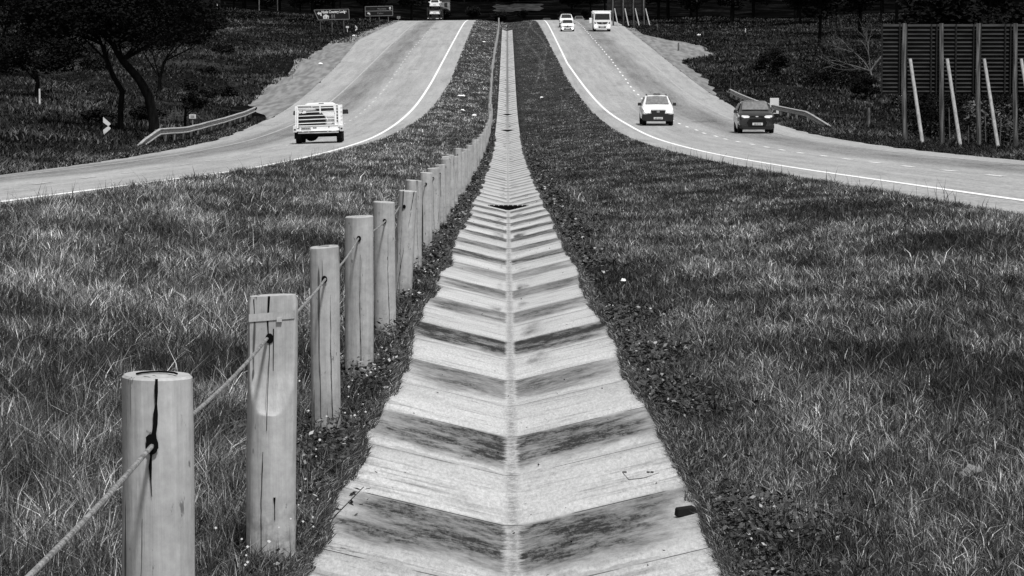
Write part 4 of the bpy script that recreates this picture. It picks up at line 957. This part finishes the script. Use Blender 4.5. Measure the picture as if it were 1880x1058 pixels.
# ------------------------------------------------------------------ guard rails
def guard_rail(path, lab, bury_start=False, bury_end=False, top=.72):
    """path of (x, y), near end first"""
    e = empty('guard_rail', (path[0][0], path[0][1], G(*path[0])), label=lab, cat='guard rail')
    o0 = Vector(e.location); P = []
    for (a, c) in zip(path[:-1], path[1:]):
        n = max(2, int((Vector(c) - Vector(a)).length / 1.9))
        for k in range(n): P.append((a[0] + (c[0] - a[0]) * k / n, a[1] + (c[1] - a[1]) * k / n))
    P.append(path[-1]); N = len(P); sd = -1 if path[0][0] > 0 else 1
    hs = [top * (min(1, (i + .3) / 5.) if bury_start else 1) * (min(1, (N - 1 - i + .3) / 5.) if bury_end else 1) for i in range(N)]
    sec = [(0, 0), (.09, -.03), (.09, -.06), (0, -.13), (0, -.18), (.09, -.24), (.09, -.27), (0, -.31)]
    vs = []
    for (x, y), h in zip(P, hs):
        g = G(x, y) 
        for sx_, sz in sec: vs.append((x - o0.x + sd * (sx_ + .08), y - o0.y, g + h + sz - o0.z))
        for sx_, sz in sec[::-1]: vs.append((x - o0.x + sd * (sx_ + .076), y - o0.y, g + h + sz - o0.z - .004))
    n = 16; b = MB(); b.add(vs, [(i * n + k, i * n + (k + 1) % n, (i + 1) * n + (k + 1) % n, (i + 1) * n + k) for i in range(N - 1) for k in range(n)]); b.build('beam', M_galv, e)
    for i, ((x, y), h) in enumerate(zip(P, hs)):
        if i % 2: MB().box((x - o0.x - sd * .03, y - o0.y, G(x, y) + h / 2 - o0.z - .05), (.14, .16, h)).build('rail_post', M_dkwood, e)
    return e
guard_rail([(-15.1, 131), (-15.0, 150), (-15.15, 170), (-15.3, 197)], 'pale curving guard rail beside the left road under the dark tree', bury_start=True)
guard_rail([(17.35, 171), (16.4, 186), (15.9, 204), (15.75, 230)], 'pale guard rail along the right verge behind the dark car', bury_start=True)
guard_rail([(-15.4, 178), (-15.6, 192)], 'short dark guard rail end low behind the left one', top=.35) if False else None

# ------------------------------------------------------------------ signs
def board_sign(name, x, y, wdt, hgt, zb, nposts, lab, outline, tilt=0.):
    e = empty(name, (x, y, G(x, y)), label=lab, cat='road sign'); e.rotation_euler = (0, tilt, 0)
    b = MB().plate([(p[0], 0, zb + p[1]) for p in outline], .04); b.build('board', M_signbk, e)
    n = len(outline); cx = sum(p[0] for p in outline) / n; cy = sum(p[1] for p in outline) / n
    for i in range(n):
        a, c = outline[i], outline[(i + 1) % n]; d = Vector((c[0] - a[0], c[1] - a[1])); L_ = d.length
        MB().box(((a[0] + c[0]) / 2, -.05, zb + (a[1] + c[1]) / 2), (L_, .02, .07), ry=-math.atan2(d.y, d.x)).build('border', M_signg, e)
    for k in range(nposts):
        xx = -wdt * .33 + wdt * .66 * k / max(1, nposts - 1); MB().tube([(xx, .06, -.3), (xx, .06, zb + hgt * .9)], .06, 8).build('post', M_dkwood, e)
    return e
def arrow_left(e, x, y, z, s, m):
    b = MB(); b.plate([(x - .5 * s, y, z + .1 * s), (x - .05 * s, y, z + .5 * s), (x - .05 * s, y, z + .25 * s), (x + .2 * s, y, z + .2 * s), (x + .28 * s, y, z), (x + .28 * s, y, z - .5 * s), (x + .5 * s, y, z - .5 * s), (x + .5 * s, y, z + .1 * s), (x + .35 * s, y, z + .42 * s), (x - .05 * s, y, z + .5 * s)][:1] + [(x - .05 * s, y, z - .3 * s), (x - .05 * s, y, z - .08 * s), (x + .22 * s, y, z - .12 * s), (x + .28 * s, y, z - .5 * s), (x + .5 * s, y, z - .5 * s), (x + .48 * s, y, z + .05 * s), (x + .3 * s, y, z + .28 * s), (x - .05 * s, y, z + .28 * s), (x - .05 * s, y, z + .5 * s)], .01)
    return b.build('arrow', m, e)
s1 = board_sign('lodge_sign', -21.35, 400, 4.3, 1.25, 1.62, 3, 'dark road sign reading Nyala Country Lodge with a slanted left end', [(-1.62, 0), (2.14, 0), (2.10, 1.22), (-2.14, 1.22)], -R(1.6))
Z1 = 1.62; txt = text('Nyala Country Lodge', .44, M_signw, s1, (-1.24, -.055, Z1 + .80), sx=.80, bold=.016)
arrow_left(s1, -1.5, -.05, Z1 + .75, .55, M_signw)
h_ = MB().plate([(-1.05, -.05, Z1 + .13), (-.35, -.05, Z1 + .13), (-.35, -.05, Z1 + .42), (-.28, -.05, Z1 + .42), (-.70, -.05, Z1 + .68), (-1.12, -.05, Z1 + .42), (-1.05, -.05, Z1 + .42)], .01).build('lodge_symbol', M_signw, s1)
MB().box((-.83, -.065, Z1 + .33), (.20, .01, .08)).build('cut_out', M_signbk, h_); MB().box((-.49, -.065, Z1 + .26), (.09, .01, .22)).build('cut_out', M_signbk, h_)
pp = MB()
for xx in (.05, .32):
    pp.disc((xx, -.055, Z1 + .60), .05, .01, 'y', 10); pp.box((xx, -.055, Z1 + .44), (.12, .01, .22)); pp.box((xx - .05, -.055, Z1 + .23), (.045, .01, .22), ry=R(10)); pp.box((xx + .05, -.055, Z1 + .23), (.045, .01, .22), ry=R(-12)); pp.box((xx - .10, -.055, Z1 + .42), (.03, .01, .2), ry=R(20))
pp.build('hikers_symbol', M_signg, s1)
s2 = board_sign('direction_sign', -17.95, 460, 3.85, 1.32, 1.05, 3, 'dark two-panel direction sign with a left arrow and an up arrow, near the crest', [(-1.92, 0), (1.92, 0), (1.92, 1.32), (-1.92, 1.32)], -R(1.2))
MB().box((0, -.05, 1.05 + .68), (3.8, .02, .08)).build('border', M_signg, s2)
text('Mbombela', .33, M_signg, s2, (-.22, -.055, 1.05 + .86), sx=.9); text('(R 40)', .28, M_dim, s2, (-1.25, -.055, 1.05 + .88), sx=.9); text('Casino', .36, M_signg, s2, (-.25, -.055, 1.05 + .24), sx=.85)
arrow_left(s2, -1.45, -.05, 1.05 + .34, .42, M_signw)
MB().plate([(1.50, -.05, 1.05 + .84), (1.62, -.05, 1.05 + .84), (1.62, -.05, 1.05 + 1.02), (1.74, -.05, 1.05 + 1.02), (1.56, -.05, 1.05 + 1.24), (1.38, -.05, 1.05 + 1.02), (1.50, -.05, 1.05 + 1.02)], .01).build('arrow', M_signw, s2)
def chevron(x, y, wdt, hgt, zb, lab, white_bg=False, half=False):
    e = empty('chevron_marker', (x, y, G(x, y)), label=lab, cat='road marker'); MB().box((0, 0, zb + hgt / 2), (wdt, .02, hgt)).build('panel', M_signbk, e)
    a = wdt / 2; b = MB(); t = hgt * .30
    b.plate([(-a, -.012, zb + hgt), (a, -.012, zb + hgt * .5 + t * .5), (a, -.012, zb + hgt * .5 - t * .3), (-a, -.012, zb + hgt - t)], .004); b.plate([(-a, -.012, zb), (-a, -.012, zb + t), (a, -.012, zb + hgt * .5 + t * .3), (a, -.012, zb + hgt * .5 - t * .5)], .004)
    b.build('chevron', M_signw, e); MB().box((0, .05, zb * .5), (.05, .05, zb + .4)).build('post', M_dkwood, e); return e
chevron(-18.62, 152, .34, .86, .42, 'tall narrow black and white chevron marker at the foot of the dark tree trunks')
chevron(-18.5, 402, .26, .75, .15, 'small white chevron marker below and between the two dark road signs')
def small_board(name, x, y, wdt, hgt, zb, m, lab, cat='road sign', rows=0, ped=None):
    e = empty(name, (x, y, G(x, y)), label=lab, cat=cat); MB().box((0, 0, zb + hgt / 2), (wdt, .04, hgt)).build('board', m, e, bevel=.01)
    for s in ((-1, 1) if wdt > .5 else (0,)): MB().box((s * wdt * .35, .05, zb / 2), (.06, .06, zb + .3)).build('post', m if ped is None else ped, e)
    for k in range(rows): MB().box((0, -.025, zb + hgt * (.68 - .36 * k)), (wdt * .6, .01, hgt * .16)).build('lettering', M_signg if k else M_dim, e)
    return e
small_board('distance_marker', -16.75, 174, .36, .22, .62, M_signw, 'small white distance plate on a grey backing behind the left guard rail', rows=2, ped=M_signg)
small_board('back_board', 16.1, 197.3, .54, .95, .14, M_signw, 'plain pale upright panel standing behind the right guard rail above the dark car', 'panel')
small_board('roadside_plate', -15.9, 480, .50, .36, .35, M_signg, 'tiny pale square plate at the crest right of the direction sign', rows=1)
small_board('roadside_plate', -19.6, 402, .36, .24, .55, M_dull, 'tiny dim plate below the right end of the lodge sign')
small_board('roadside_plate', -17.6, 268, .36, .24, .45, M_signg, 'tiny dim plate beside the end of the gravel shoulder, left road', rows=1)
def pole(name, x, y, h, r, m, lab, cat='post', lean=0., top=None, sink=.2):
    b = MB().tube([(0, 0, -sink), (lean * .5 * h, 0, h * .5), (lean * h, 0, h)], [r, r * .95, r * .85], 10)
    if top: b.box((lean * h, 0, h), (r * 3, r * 2.5, top))
    o = b.build(name, m, smooth=True); o.location = (x, y, G(x, y)); return tag(o, lab, cat)
pole('marker_post', 15.75, 231, 1.35, .03, M_dkwood, 'thin dark pole at the far end of the right guard rail, left one of two', top=.06); pole('marker_post', 16.05, 231, 1.25, .03, M_dkwood, 'thin dark pole at the far end of the right guard rail, right one of two')
pole('marker_post', 17.35, 332, .85, .09, M_dkwood, 'short dark stub post by the gravel lay-by right of the road')
pole('marker_post', 22.1, 200, 1.05, .10, M_palebark, 'thick mottled pale stump post on the slope left of the big board')
pole('marker_post', 28.2, 388, 1.0, .06, M_signw, 'small white post on the right slope in front of the dark wood'); pole('marker_post', 23.3, 390, .7, .04, M_signg, 'thin pale stake on the right slope with white litter at its foot')
pole('marker_post', -28.3, 198, .95, .06, M_dull, 'lone pale post on the left bank under the low dark crown'); pole('marker_post', -40.5, 458, 1.1, .07, M_signw, 'short pale post on top of the left bank')
pole('utility_pole', -44.6, 470, 9, .11, M_ltwood, 'pale slanting pole on the bank top, left of the others', lean=.02); pole('utility_pole', -36.3, 480, 9, .09, M_palebark, 'dim upright pole on the bank top with a stay wire'); pole('utility_pole', -35.0, 500, 9, .07, M_dkwood, 'thin dim pole right of the stayed pole on the bank top')
pole('utility_pole', -12.9, 600, 9, .12, M_dkwood, 'dark pole in front of the pale house wall'); pole('utility_pole', 29.5, 330, 9, .16, M_dkwood, 'dark pole rising against the wood on the right') if False else None
litter('litter', 22.7, 388, (.35, .3, .2), 'white litter on the right slope at the foot of a pale stake', 'litter', M_paper, seed=40, dz=.05)
litter('litter', -17.9, 385, (.4, .2, .15), 'white scrap below the small chevron marker', 'litter', M_paper, seed=41, dz=.05)
litter('litter', -16.9, 296, (.3, .2, .15), 'bright white scrap on the dark left bank above the gravel', 'litter', M_paper, seed=42, dz=.1)
litter('litter', -21.8, 330, (.25, .2, .12), 'white scrap on the left bank slope', 'litter', M_paper, seed=43, dz=.1)

# ------------------------------------------------------------------ billboards seen from behind
def billboard(x0, y, sp, n, zt_abs, zb_abs, xl, xr, brace, lab, panel=True, depth=1.5, gap=(), brace_first=0):
    e = empty('billboard', (x0, y, G(x0, y)), label=lab, cat='billboard'); o0 = Vector(e.location); Hh = zt_abs - zb_abs
    b = MB(); nr = 17; 
    for k in range(nr):
        z0 = zb_abs + Hh * k / nr; z1 = zb_abs + Hh * (k + 1) / nr
        b.add([(xl - x0, .16, z0 - o0.z), (xr - x0, .16, z0 - o0.z), (xr - x0, .05, z0 + (z1 - z0) * .45 - o0.z), (xl - x0, .05, z0 + (z1 - z0) * .45 - o0.z), (xr - x0, .16, z1 - .002 - o0.z), (xl - x0, .16, z1 - .002 - o0.z)], [(0, 1, 2, 3), (3, 2, 4, 5)])
    b.box(((xl + xr) / 2 - x0, .20, (zt_abs + zb_abs) / 2 - o0.z), (xr - xl, .02, Hh)); b.build('sheeting', M_board, e)
    k = 0; x = xl
    while x < xr:
        MB().box((x - x0, .03, (zt_abs + zb_abs) / 2 - o0.z), (.06, .06, Hh)).build('frame_bar', M_boardf, e); x += sp / 1.5
    for i in range(n):
        x = x0 + i * sp; g = G(x, y)
        MB().tube([(x - x0 + .10, -.12, g - .3 - o0.z), (x - x0 + random.uniform(-.03, .03), -.12, (g + zt_abs) / 2 - o0.z), (x - x0, -.12, zt_abs + .04 - o0.z)], [.115, .105, .095], 10).build('post', M_dkwood, e, smooth=True)
        MB().box((x - x0 - .17, .0, (zt_abs + zb_abs) / 2 - o0.z), (.05, .06, Hh)).build('frame_bar', M_boardf, e)
        bt = brace; xb, yb = x + .66 + .12 * i / max(n, 1), y - depth; 
        MB().tube([(x - x0 + .24, -.22, bt - o0.z), (xb - x0, yb - y, G(xb, yb) - .15 - o0.z)], [.066 + .012 * random.random(), .085], 10).build('brace', M_ltwood, e, smooth=True)
    return e
billboard(16.45, 136, 1.535, 6, 1.02, -1.86, 15.55, 25.6, -.42, 'large dark slatted billboard seen from behind, four pale braces, at the right edge')
billboard(13.9, 432, 1.36, 4, 4.4, 1.42, 13.2, 18.2, 2.35, 'far dark billboard seen from behind on pale legs, beyond the lorry', depth=2.0)

# ------------------------------------------------------------------ trees
def tree_obj(name, loc, trunk, crown_c, crown_r, nleaf, lsize, m=M_leaf, lab='', group=None, seed=0, limbs=7, clumps=26, bark=None, cat='tree', squash=1., inner=.35):
    """trunk: list of ((x,y,z), r) relative to loc; crown_c/crown_r ellipsoid of leaf clumps"""
    rs = np.random.default_rng(seed + 100); e = empty(name, loc, label=lab, cat=cat, group=group)
    b = MB(); b.tube([t[0] for t in trunk], [t[1] for t in trunk], 10)
    top = Vector(trunk[-1][0]); C = []; cc = np.array(crown_c, float); cr = np.array(crown_r, float)
    d = rs.normal(0, 1, (clumps, 3)); d /= np.linalg.norm(d, axis=1, keepdims=True); rad = rs.uniform(inner, 1, (clumps, 1)) ** .6
    cl = cc + d * rad * cr * .85
    for i in range(clumps):
        if i < limbs:
            st_ = Vector(trunk[-1 - (i % 2)][0]) if len(trunk) > 2 else top; en = Vector(cl[i]); md = (st_ + en) / 2 + Vector(rs.normal(0, .08 * cr.mean(), 3)); r0 = trunk[-1][1] * .6
            b.tube([st_, md, en], [r0, r0 * .6, r0 * .2], 6)
    b.build('trunk', bark or M_bark, e, smooth=True)
    per = nleaf // clumps; P = []
    for i in range(clumps):
        q = rs.normal(0, 1, (per, 3)); q /= np.linalg.norm(q, axis=1, keepdims=True); q *= rs.uniform(.2, 1, (per, 1)) ** .5
        rr = cr.mean() * rs.uniform(.22, .42); P.append(cl[i] + q * rr * np.array([1.25, 1.25, .6 * squash]))
    P = np.concatenate(P); global rng; keep_ = rng; rng = rs
    o = leaf_quads(P, lsize * rs.uniform(.6, 1.4, len(P)), None, m, 'crown', .9); rng = keep_; o.parent = e
    return e
# the two acacias beside the left guard rail (Y about 160, 37 px per metre in the photograph)
tree_obj('acacia_tree', (-17.5, 162, G(-17.5, 162)), [((0, 0, -.3), .30), ((-.02, 0, .8), .25), ((-.25, 0, 1.9), .24), ((-.75, .1, 2.8), .21), ((-1.55, .1, 3.7), .18), ((-2.0, .2, 4.4), .14)], (-.6, .3, 5.9), (4.2, 3.2, 1.9), 15000, .16, lab='dark spreading tree with a thick bent trunk behind the left guard rail', seed=1, limbs=10, clumps=44)
tree_obj('acacia_tree', (-19.3, 163, G(-19.3, 163)), [((0, 0, -.3), .17), ((.02, 0, 1.0), .15), ((.12, 0, 2.0), .14), ((-.3, 0, 2.7), .13), ((-.62, 0, 3.5), .12), ((-.85, 0, 4.3), .10)], (-2.2, .5, 5.8), (3.8, 3.0, 1.8), 12000, .16, lab='dark tree with a slender curved trunk rising beside the chevron marker', seed=2, limbs=8, clumps=36)
tree_obj('acacia_tree', (-16.6, 168, G(-16.6, 168)), [((0, 0, -.3), .09), ((.05, 0, .8), .07), ((.1, 0, 1.5), .05)], (.6, 0, 2.0), (1.3, 1.0, .8), 2600, .11, m=M_leaf2, lab='low leafy sapling right of the thick bent trunk', seed=3, limbs=4, clumps=14)
tree_obj('acacia_tree', (-29.5, 205, G(-29.5, 205)), [((0, 0, -.3), .17), ((.1, 0, 1.0), .14), ((-.1, 0, 1.9), .11)], (-.4, 0, 2.9), (4.2, 3, 1.4), 9000, .17, lab='low dark rounded crown at the left edge, above the lone pale post', seed=4, limbs=6, clumps=30)
tree_obj('acacia_tree', (-46.5, 335, G(-46.5, 335)), [((0, 0, -.3), .2), ((0, 0, 1.6), .17), ((-.1, 0, 3.2), .14)], (0, 0, 5.0), (5, 3.5, 2.3), 8000, .24, lab='dark tree with a straight trunk farther up the left bank', seed=5, limbs=6, clumps=30)
tree_obj('acacia_tree', (-24.5, 230, G(-24.5, 230)), [((0, 0, -.3), .16), ((.1, 0, 1.2), .12), ((.4, 0, 2.4), .1)], (.6, 0, 5.4), (4.2, 3, 2.2), 9000, .2, lab='dark crown behind the thick bent tree on the left bank', seed=6, limbs=6, clumps=30)
tree_obj('acacia_tree', (-38, 245, G(-38, 245)), [((0, 0, -.3), .16), ((.1, 0, 1.6), .12), ((.4, 0, 3.4), .1)], (.4, 0, 6.6), (5, 3, 2.8), 9000, .2, lab='tall dark crown in the upper left corner, behind the low rounded crown', seed=16, limbs=6, clumps=30)
def bush(x, y, r, h, m, lab, seed, group=None, name='bush'):
    return tree_obj(name, (x, y, G(x, y)), [((0, 0, -.2), .05), ((0, 0, h * .3), .04), ((.1, 0, h * .6), .03)], (0, 0, h * .5), (r, r, h * .5), int(2600), .10 + y * .0002, m=m, lab=lab, seed=seed, limbs=5, clumps=18, cat='bush', group=group, squash=1.4)
# bank bushes, left
for k, (x, y, r, h) in enumerate(((-23, 133, 1.0, .8), (-25.5, 150, 1.2, 1.0), (-21.5, 172, 1.0, .8), (-20.5, 186, 1.1, .9), (-34, 186, 1.5, 1.2), (-33, 262, 1.5, 1.1), (-24, 262, 1.1, .8), (-27, 310, 1.3, .9), (-20.5, 240, .9, .6))):
    bush(x, y, r, h, M_leaf2, 'low scrubby bush on the dark left bank', 200 + k, 'scrub bushes on the left bank')
# right: scrub and a bare tree left of the billboard
for k, (x, y, r, h) in enumerate(((23.5, 245, 2.0, 3.2), (26.6, 250, 2.2, 3.6), (21.2, 262, 1.6, 2.4), (29.5, 245, 2.2, 4.0), (24.8, 226, 1.3, 1.6), (27.5, 222, 1.5, 2.0))):
    bush(x, y, r, h, M_leaf, 'dark bush in the thicket left of the big billboard', 220 + k, 'bushes in the thicket left of the big billboard')
def bare_tree(x, y, h, lab, seed, lean=-.3):
    rs = random.Random(seed); e = empty('bare_tree', (x, y, G(x, y)), label=lab, cat='tree'); t = MB(); t.tube([(0, 0, -.2), (lean * .2 * h, 0, h * .25), (lean * .5 * h, 0, h * .42)], [.12, .09, .07], 8); t.build('trunk', M_palebark, e, smooth=True)
    b = MB()
    def grow(p, d, L_, r, dep):
        q = p + d * L_ * .5 + Vector((rs.uniform(-.1, .1), rs.uniform(-.1, .1), rs.uniform(-.05, .12))) * L_; en = q + (d + Vector((rs.uniform(-.25, .25), rs.uniform(-.2, .2), rs.uniform(-.12, .18)))).normalized() * L_ * .5
        b.tube([p, q, en], [r, r * .8, r * .55], 5)
        if dep:
            for _ in range(3 if dep > 1 else 2): grow(en if rs.random() < .6 else q, (d + Vector((rs.uniform(-.8, .8), rs.uniform(-.5, .5), rs.uniform(-.45, .6)))).normalized(), L_ * rs.uniform(.55, .8), r * .55, dep - 1)
    base = Vector((lean * .5 * h, 0, h * .42))
    for dv in ((-1, 0, .35), (-.9, .2, .1), (-.1, 0, 1), (.5, 0, .7), (-.6, 0, .8)): grow(base, Vector(dv).normalized(), h * .36, .05, 3)
    b.build('branches', M_palebark, e); return e
bare_tree(25.6, 228, 4.4, 'bare grey tree with forking twigs left of the big billboard', 3, -.15)
bare_tree(27.2, 218, 2.6, 'low bare arching tree just left of the big billboard edge', 6, -.4)
# bright-leaved shrub and stems under the billboard
bush(20.9, 142, 1.5, 2.1, M_leaf3, 'shrub with bright glinting leaves under the right half of the big billboard', 240)
bush(23.0, 141, 1.6, 2.3, M_leaf3, 'glinting-leaved shrub right of the first under the big billboard', 241)
for k, (x, y, r, h) in enumerate(((19.4, 150, 1.8, 2.6), (23.5, 152, 2.0, 3.0), (27, 158, 2.4, 3.4), (21.5, 160, 2.2, 2.8), (30, 175, 2.6, 4.2), (26, 182, 2.4, 3.6))):
    bush(x, y, r, h, M_leaf, 'dark bush behind the big billboard', 250 + k, 'bushes behind the big billboard')
rs_ = random.Random(9)
for k in range(9): pole('sapling_stem', 18.6 + k * .62 + rs_.uniform(-.2, .2), 139 + rs_.uniform(0, 3), rs_.uniform(.8, 1.7), .025, M_palebark, 'thin pale stem standing under the big billboard', 'sapling', lean=rs_.uniform(-.05, .05))
for o in [o for o in COL.objects if o.name.startswith('sapling_stem')]: o['group'] = 'thin stems under the big billboard'

# woods: a few models, copied
kinds = []
for k, (cr, hh, nl) in enumerate((((3.6, 3.6, 3.2), 9.5, 5200), ((4.6, 4.6, 3.0), 8.5, 6200), ((2.8, 2.8, 4.2), 11.5, 5200), ((4.0, 4.0, 4.2), 12.5, 6600))):
    kinds.append((tree_obj('forest_tree', (0, 0, 0), [((0, 0, -.5), .24), ((.1, 0, hh * .3), .2), ((-.1, .1, hh * .55), .15), ((0, 0, hh * .75), .08)], (0, 0, hh * .62), cr, nl, .42, m=(M_leaf, M_leaf2, M_leaf, M_leaf)[k], lab='x', seed=60 + k, limbs=8, clumps=32, squash=1.3, inner=.2), [False]))
def plant(x, y, k, s, lab, grp):
    src, fl = kinds[k]; 
    o = src if not fl[0] else copy_tree(src); fl[0] = True
    o.location = (x, y, G(x, y)); o.rotation_euler = (0, 0, rs_.uniform(0, 6)); o.scale = (s, s, s * rs_.uniform(.9, 1.15)); o['label'] = lab; o['group'] = grp; return o
def row(x0, x1, y0, y1, n, lab, grp, s=(.8, 1.2), ks=(0, 1, 2, 3), skip=None):
    for i in range(n):
        t = (i + rs_.uniform(.2, .8)) / n; x = x0 + (x1 - x0) * t; y = rs_.uniform(y0, y1)
        if skip and skip(x, y): continue
        plant(x, y, rs_.choice(ks), rs_.uniform(*s), lab, grp)
row(-88, -26, 492, 540, 22, 'dark tree in the wood along the top of the left bank', 'trees in the wood on the left bank')
row(-78, -17, 560, 620, 16, 'dark tree deeper in the wood behind the left bank', 'trees deeper behind the left bank')
row(-62, -48, 380, 470, 5, 'dark tree on the left bank below the wood', 'trees on the left bank below the wood', (.6, .9))
row(-60, -38, 270, 370, 4, 'dark tree near the upper left corner', 'trees near the upper left corner', (.6, .9))
row(17, 78, 452, 520, 20, 'dark tree in the wood behind the right slope', 'trees in the wood on the right')
row(24, 70, 405, 450, 9, 'dark tree at the front edge of the right wood', 'trees at the front edge of the right wood', (.6, .9), (0, 1, 3))
row(32, 62, 250, 380, 12, 'dark tree standing right of the thicket behind the big billboard', 'trees right of the thicket', (.7, 1.0))
row(27, 46, 185, 245, 6, 'dark tree behind the big billboard', 'trees behind the big billboard', (.6, .9))
row(-16, 26, 640, 700, 7, 'low dark tree in the hollow beyond the crest', 'trees in the hollow beyond the crest', (.25, .42), (0, 1))
row(-95, -2, 960, 1120, 20, 'dark tree on the far hillside left of the dry field', 'trees on the far hillside, left', (1.1, 1.6))
row(-26, 24, 975, 1010, 16, 'dark tree above the dry field on the far hillside', 'trees above the dry field', (1.0, 1.4))
row(6, 120, 960, 1120, 22, 'dark tree on the far hillside right of the dry field', 'trees on the far hillside, right', (1.1, 1.6))
row(-55, -15, 700, 800, 6, 'dark tree beyond the crest near the pale house', 'trees near the pale house', (.5, .9), (0, 1, 3), skip=lambda x, y: -25 < x * 650 / y < -9)
row(12, 26, 700, 760, 4, 'dark tree beyond the lorry on the near hillside', 'trees beyond the lorry', (.6, .9), (0, 1, 3))
# individual labels, left to right as the camera sees each group
ORD = 'first second third fourth fifth sixth seventh eighth ninth tenth eleventh twelfth thirteenth fourteenth fifteenth sixteenth seventeenth eighteenth nineteenth twentieth'.split() + ['twenty-first', 'twenty-second', 'twenty-third', 'twenty-fourth']
_gr = {}
for o in COL.objects:
    if o.parent is None and o.get('category') in ('tree', 'bush', 'sapling') and o.get('group'): _gr.setdefault(o['group'], []).append(o)
for gname, lst in _gr.items():
    lst.sort(key=lambda o: o.location.x / o.location.y); what = {'tree': 'dark tree', 'bush': 'dark bush', 'sapling': 'thin pale stem'}[lst[0]['category']]
    for i, o in enumerate(lst):
        o['label'] = '%s, %s from the left, %s' % (what, 'last' if i == len(lst) - 1 and False else ORD[i], gname)
# house beyond the crest
e = empty('house', (-15.0, 760, G(-15.0, 760)), label='pale walled house just showing at the top behind the transporter', cat='house')
zb = 0; b = MB(); b.box((0, 2.5, 1.6 + zb), (3.4, 5, 4.2)); b.build('wall', M_wall, e)
MB().add([(-2, -.4, 3.6), (2, -.4, 3.6), (2, 5.4, 3.6), (-2, 5.4, 3.6), (0, -.4, 4.7), (0, 5.4, 4.7)], [(0, 1, 4), (2, 3, 5), (0, 4, 5, 3), (1, 2, 5, 4), (0, 3, 2, 1)]).build('roof', M_roof, e)
wn_ = MB().box((.8, -.02, 2.2), (.7, .06, 1.0)).build('window', M_glass, e)
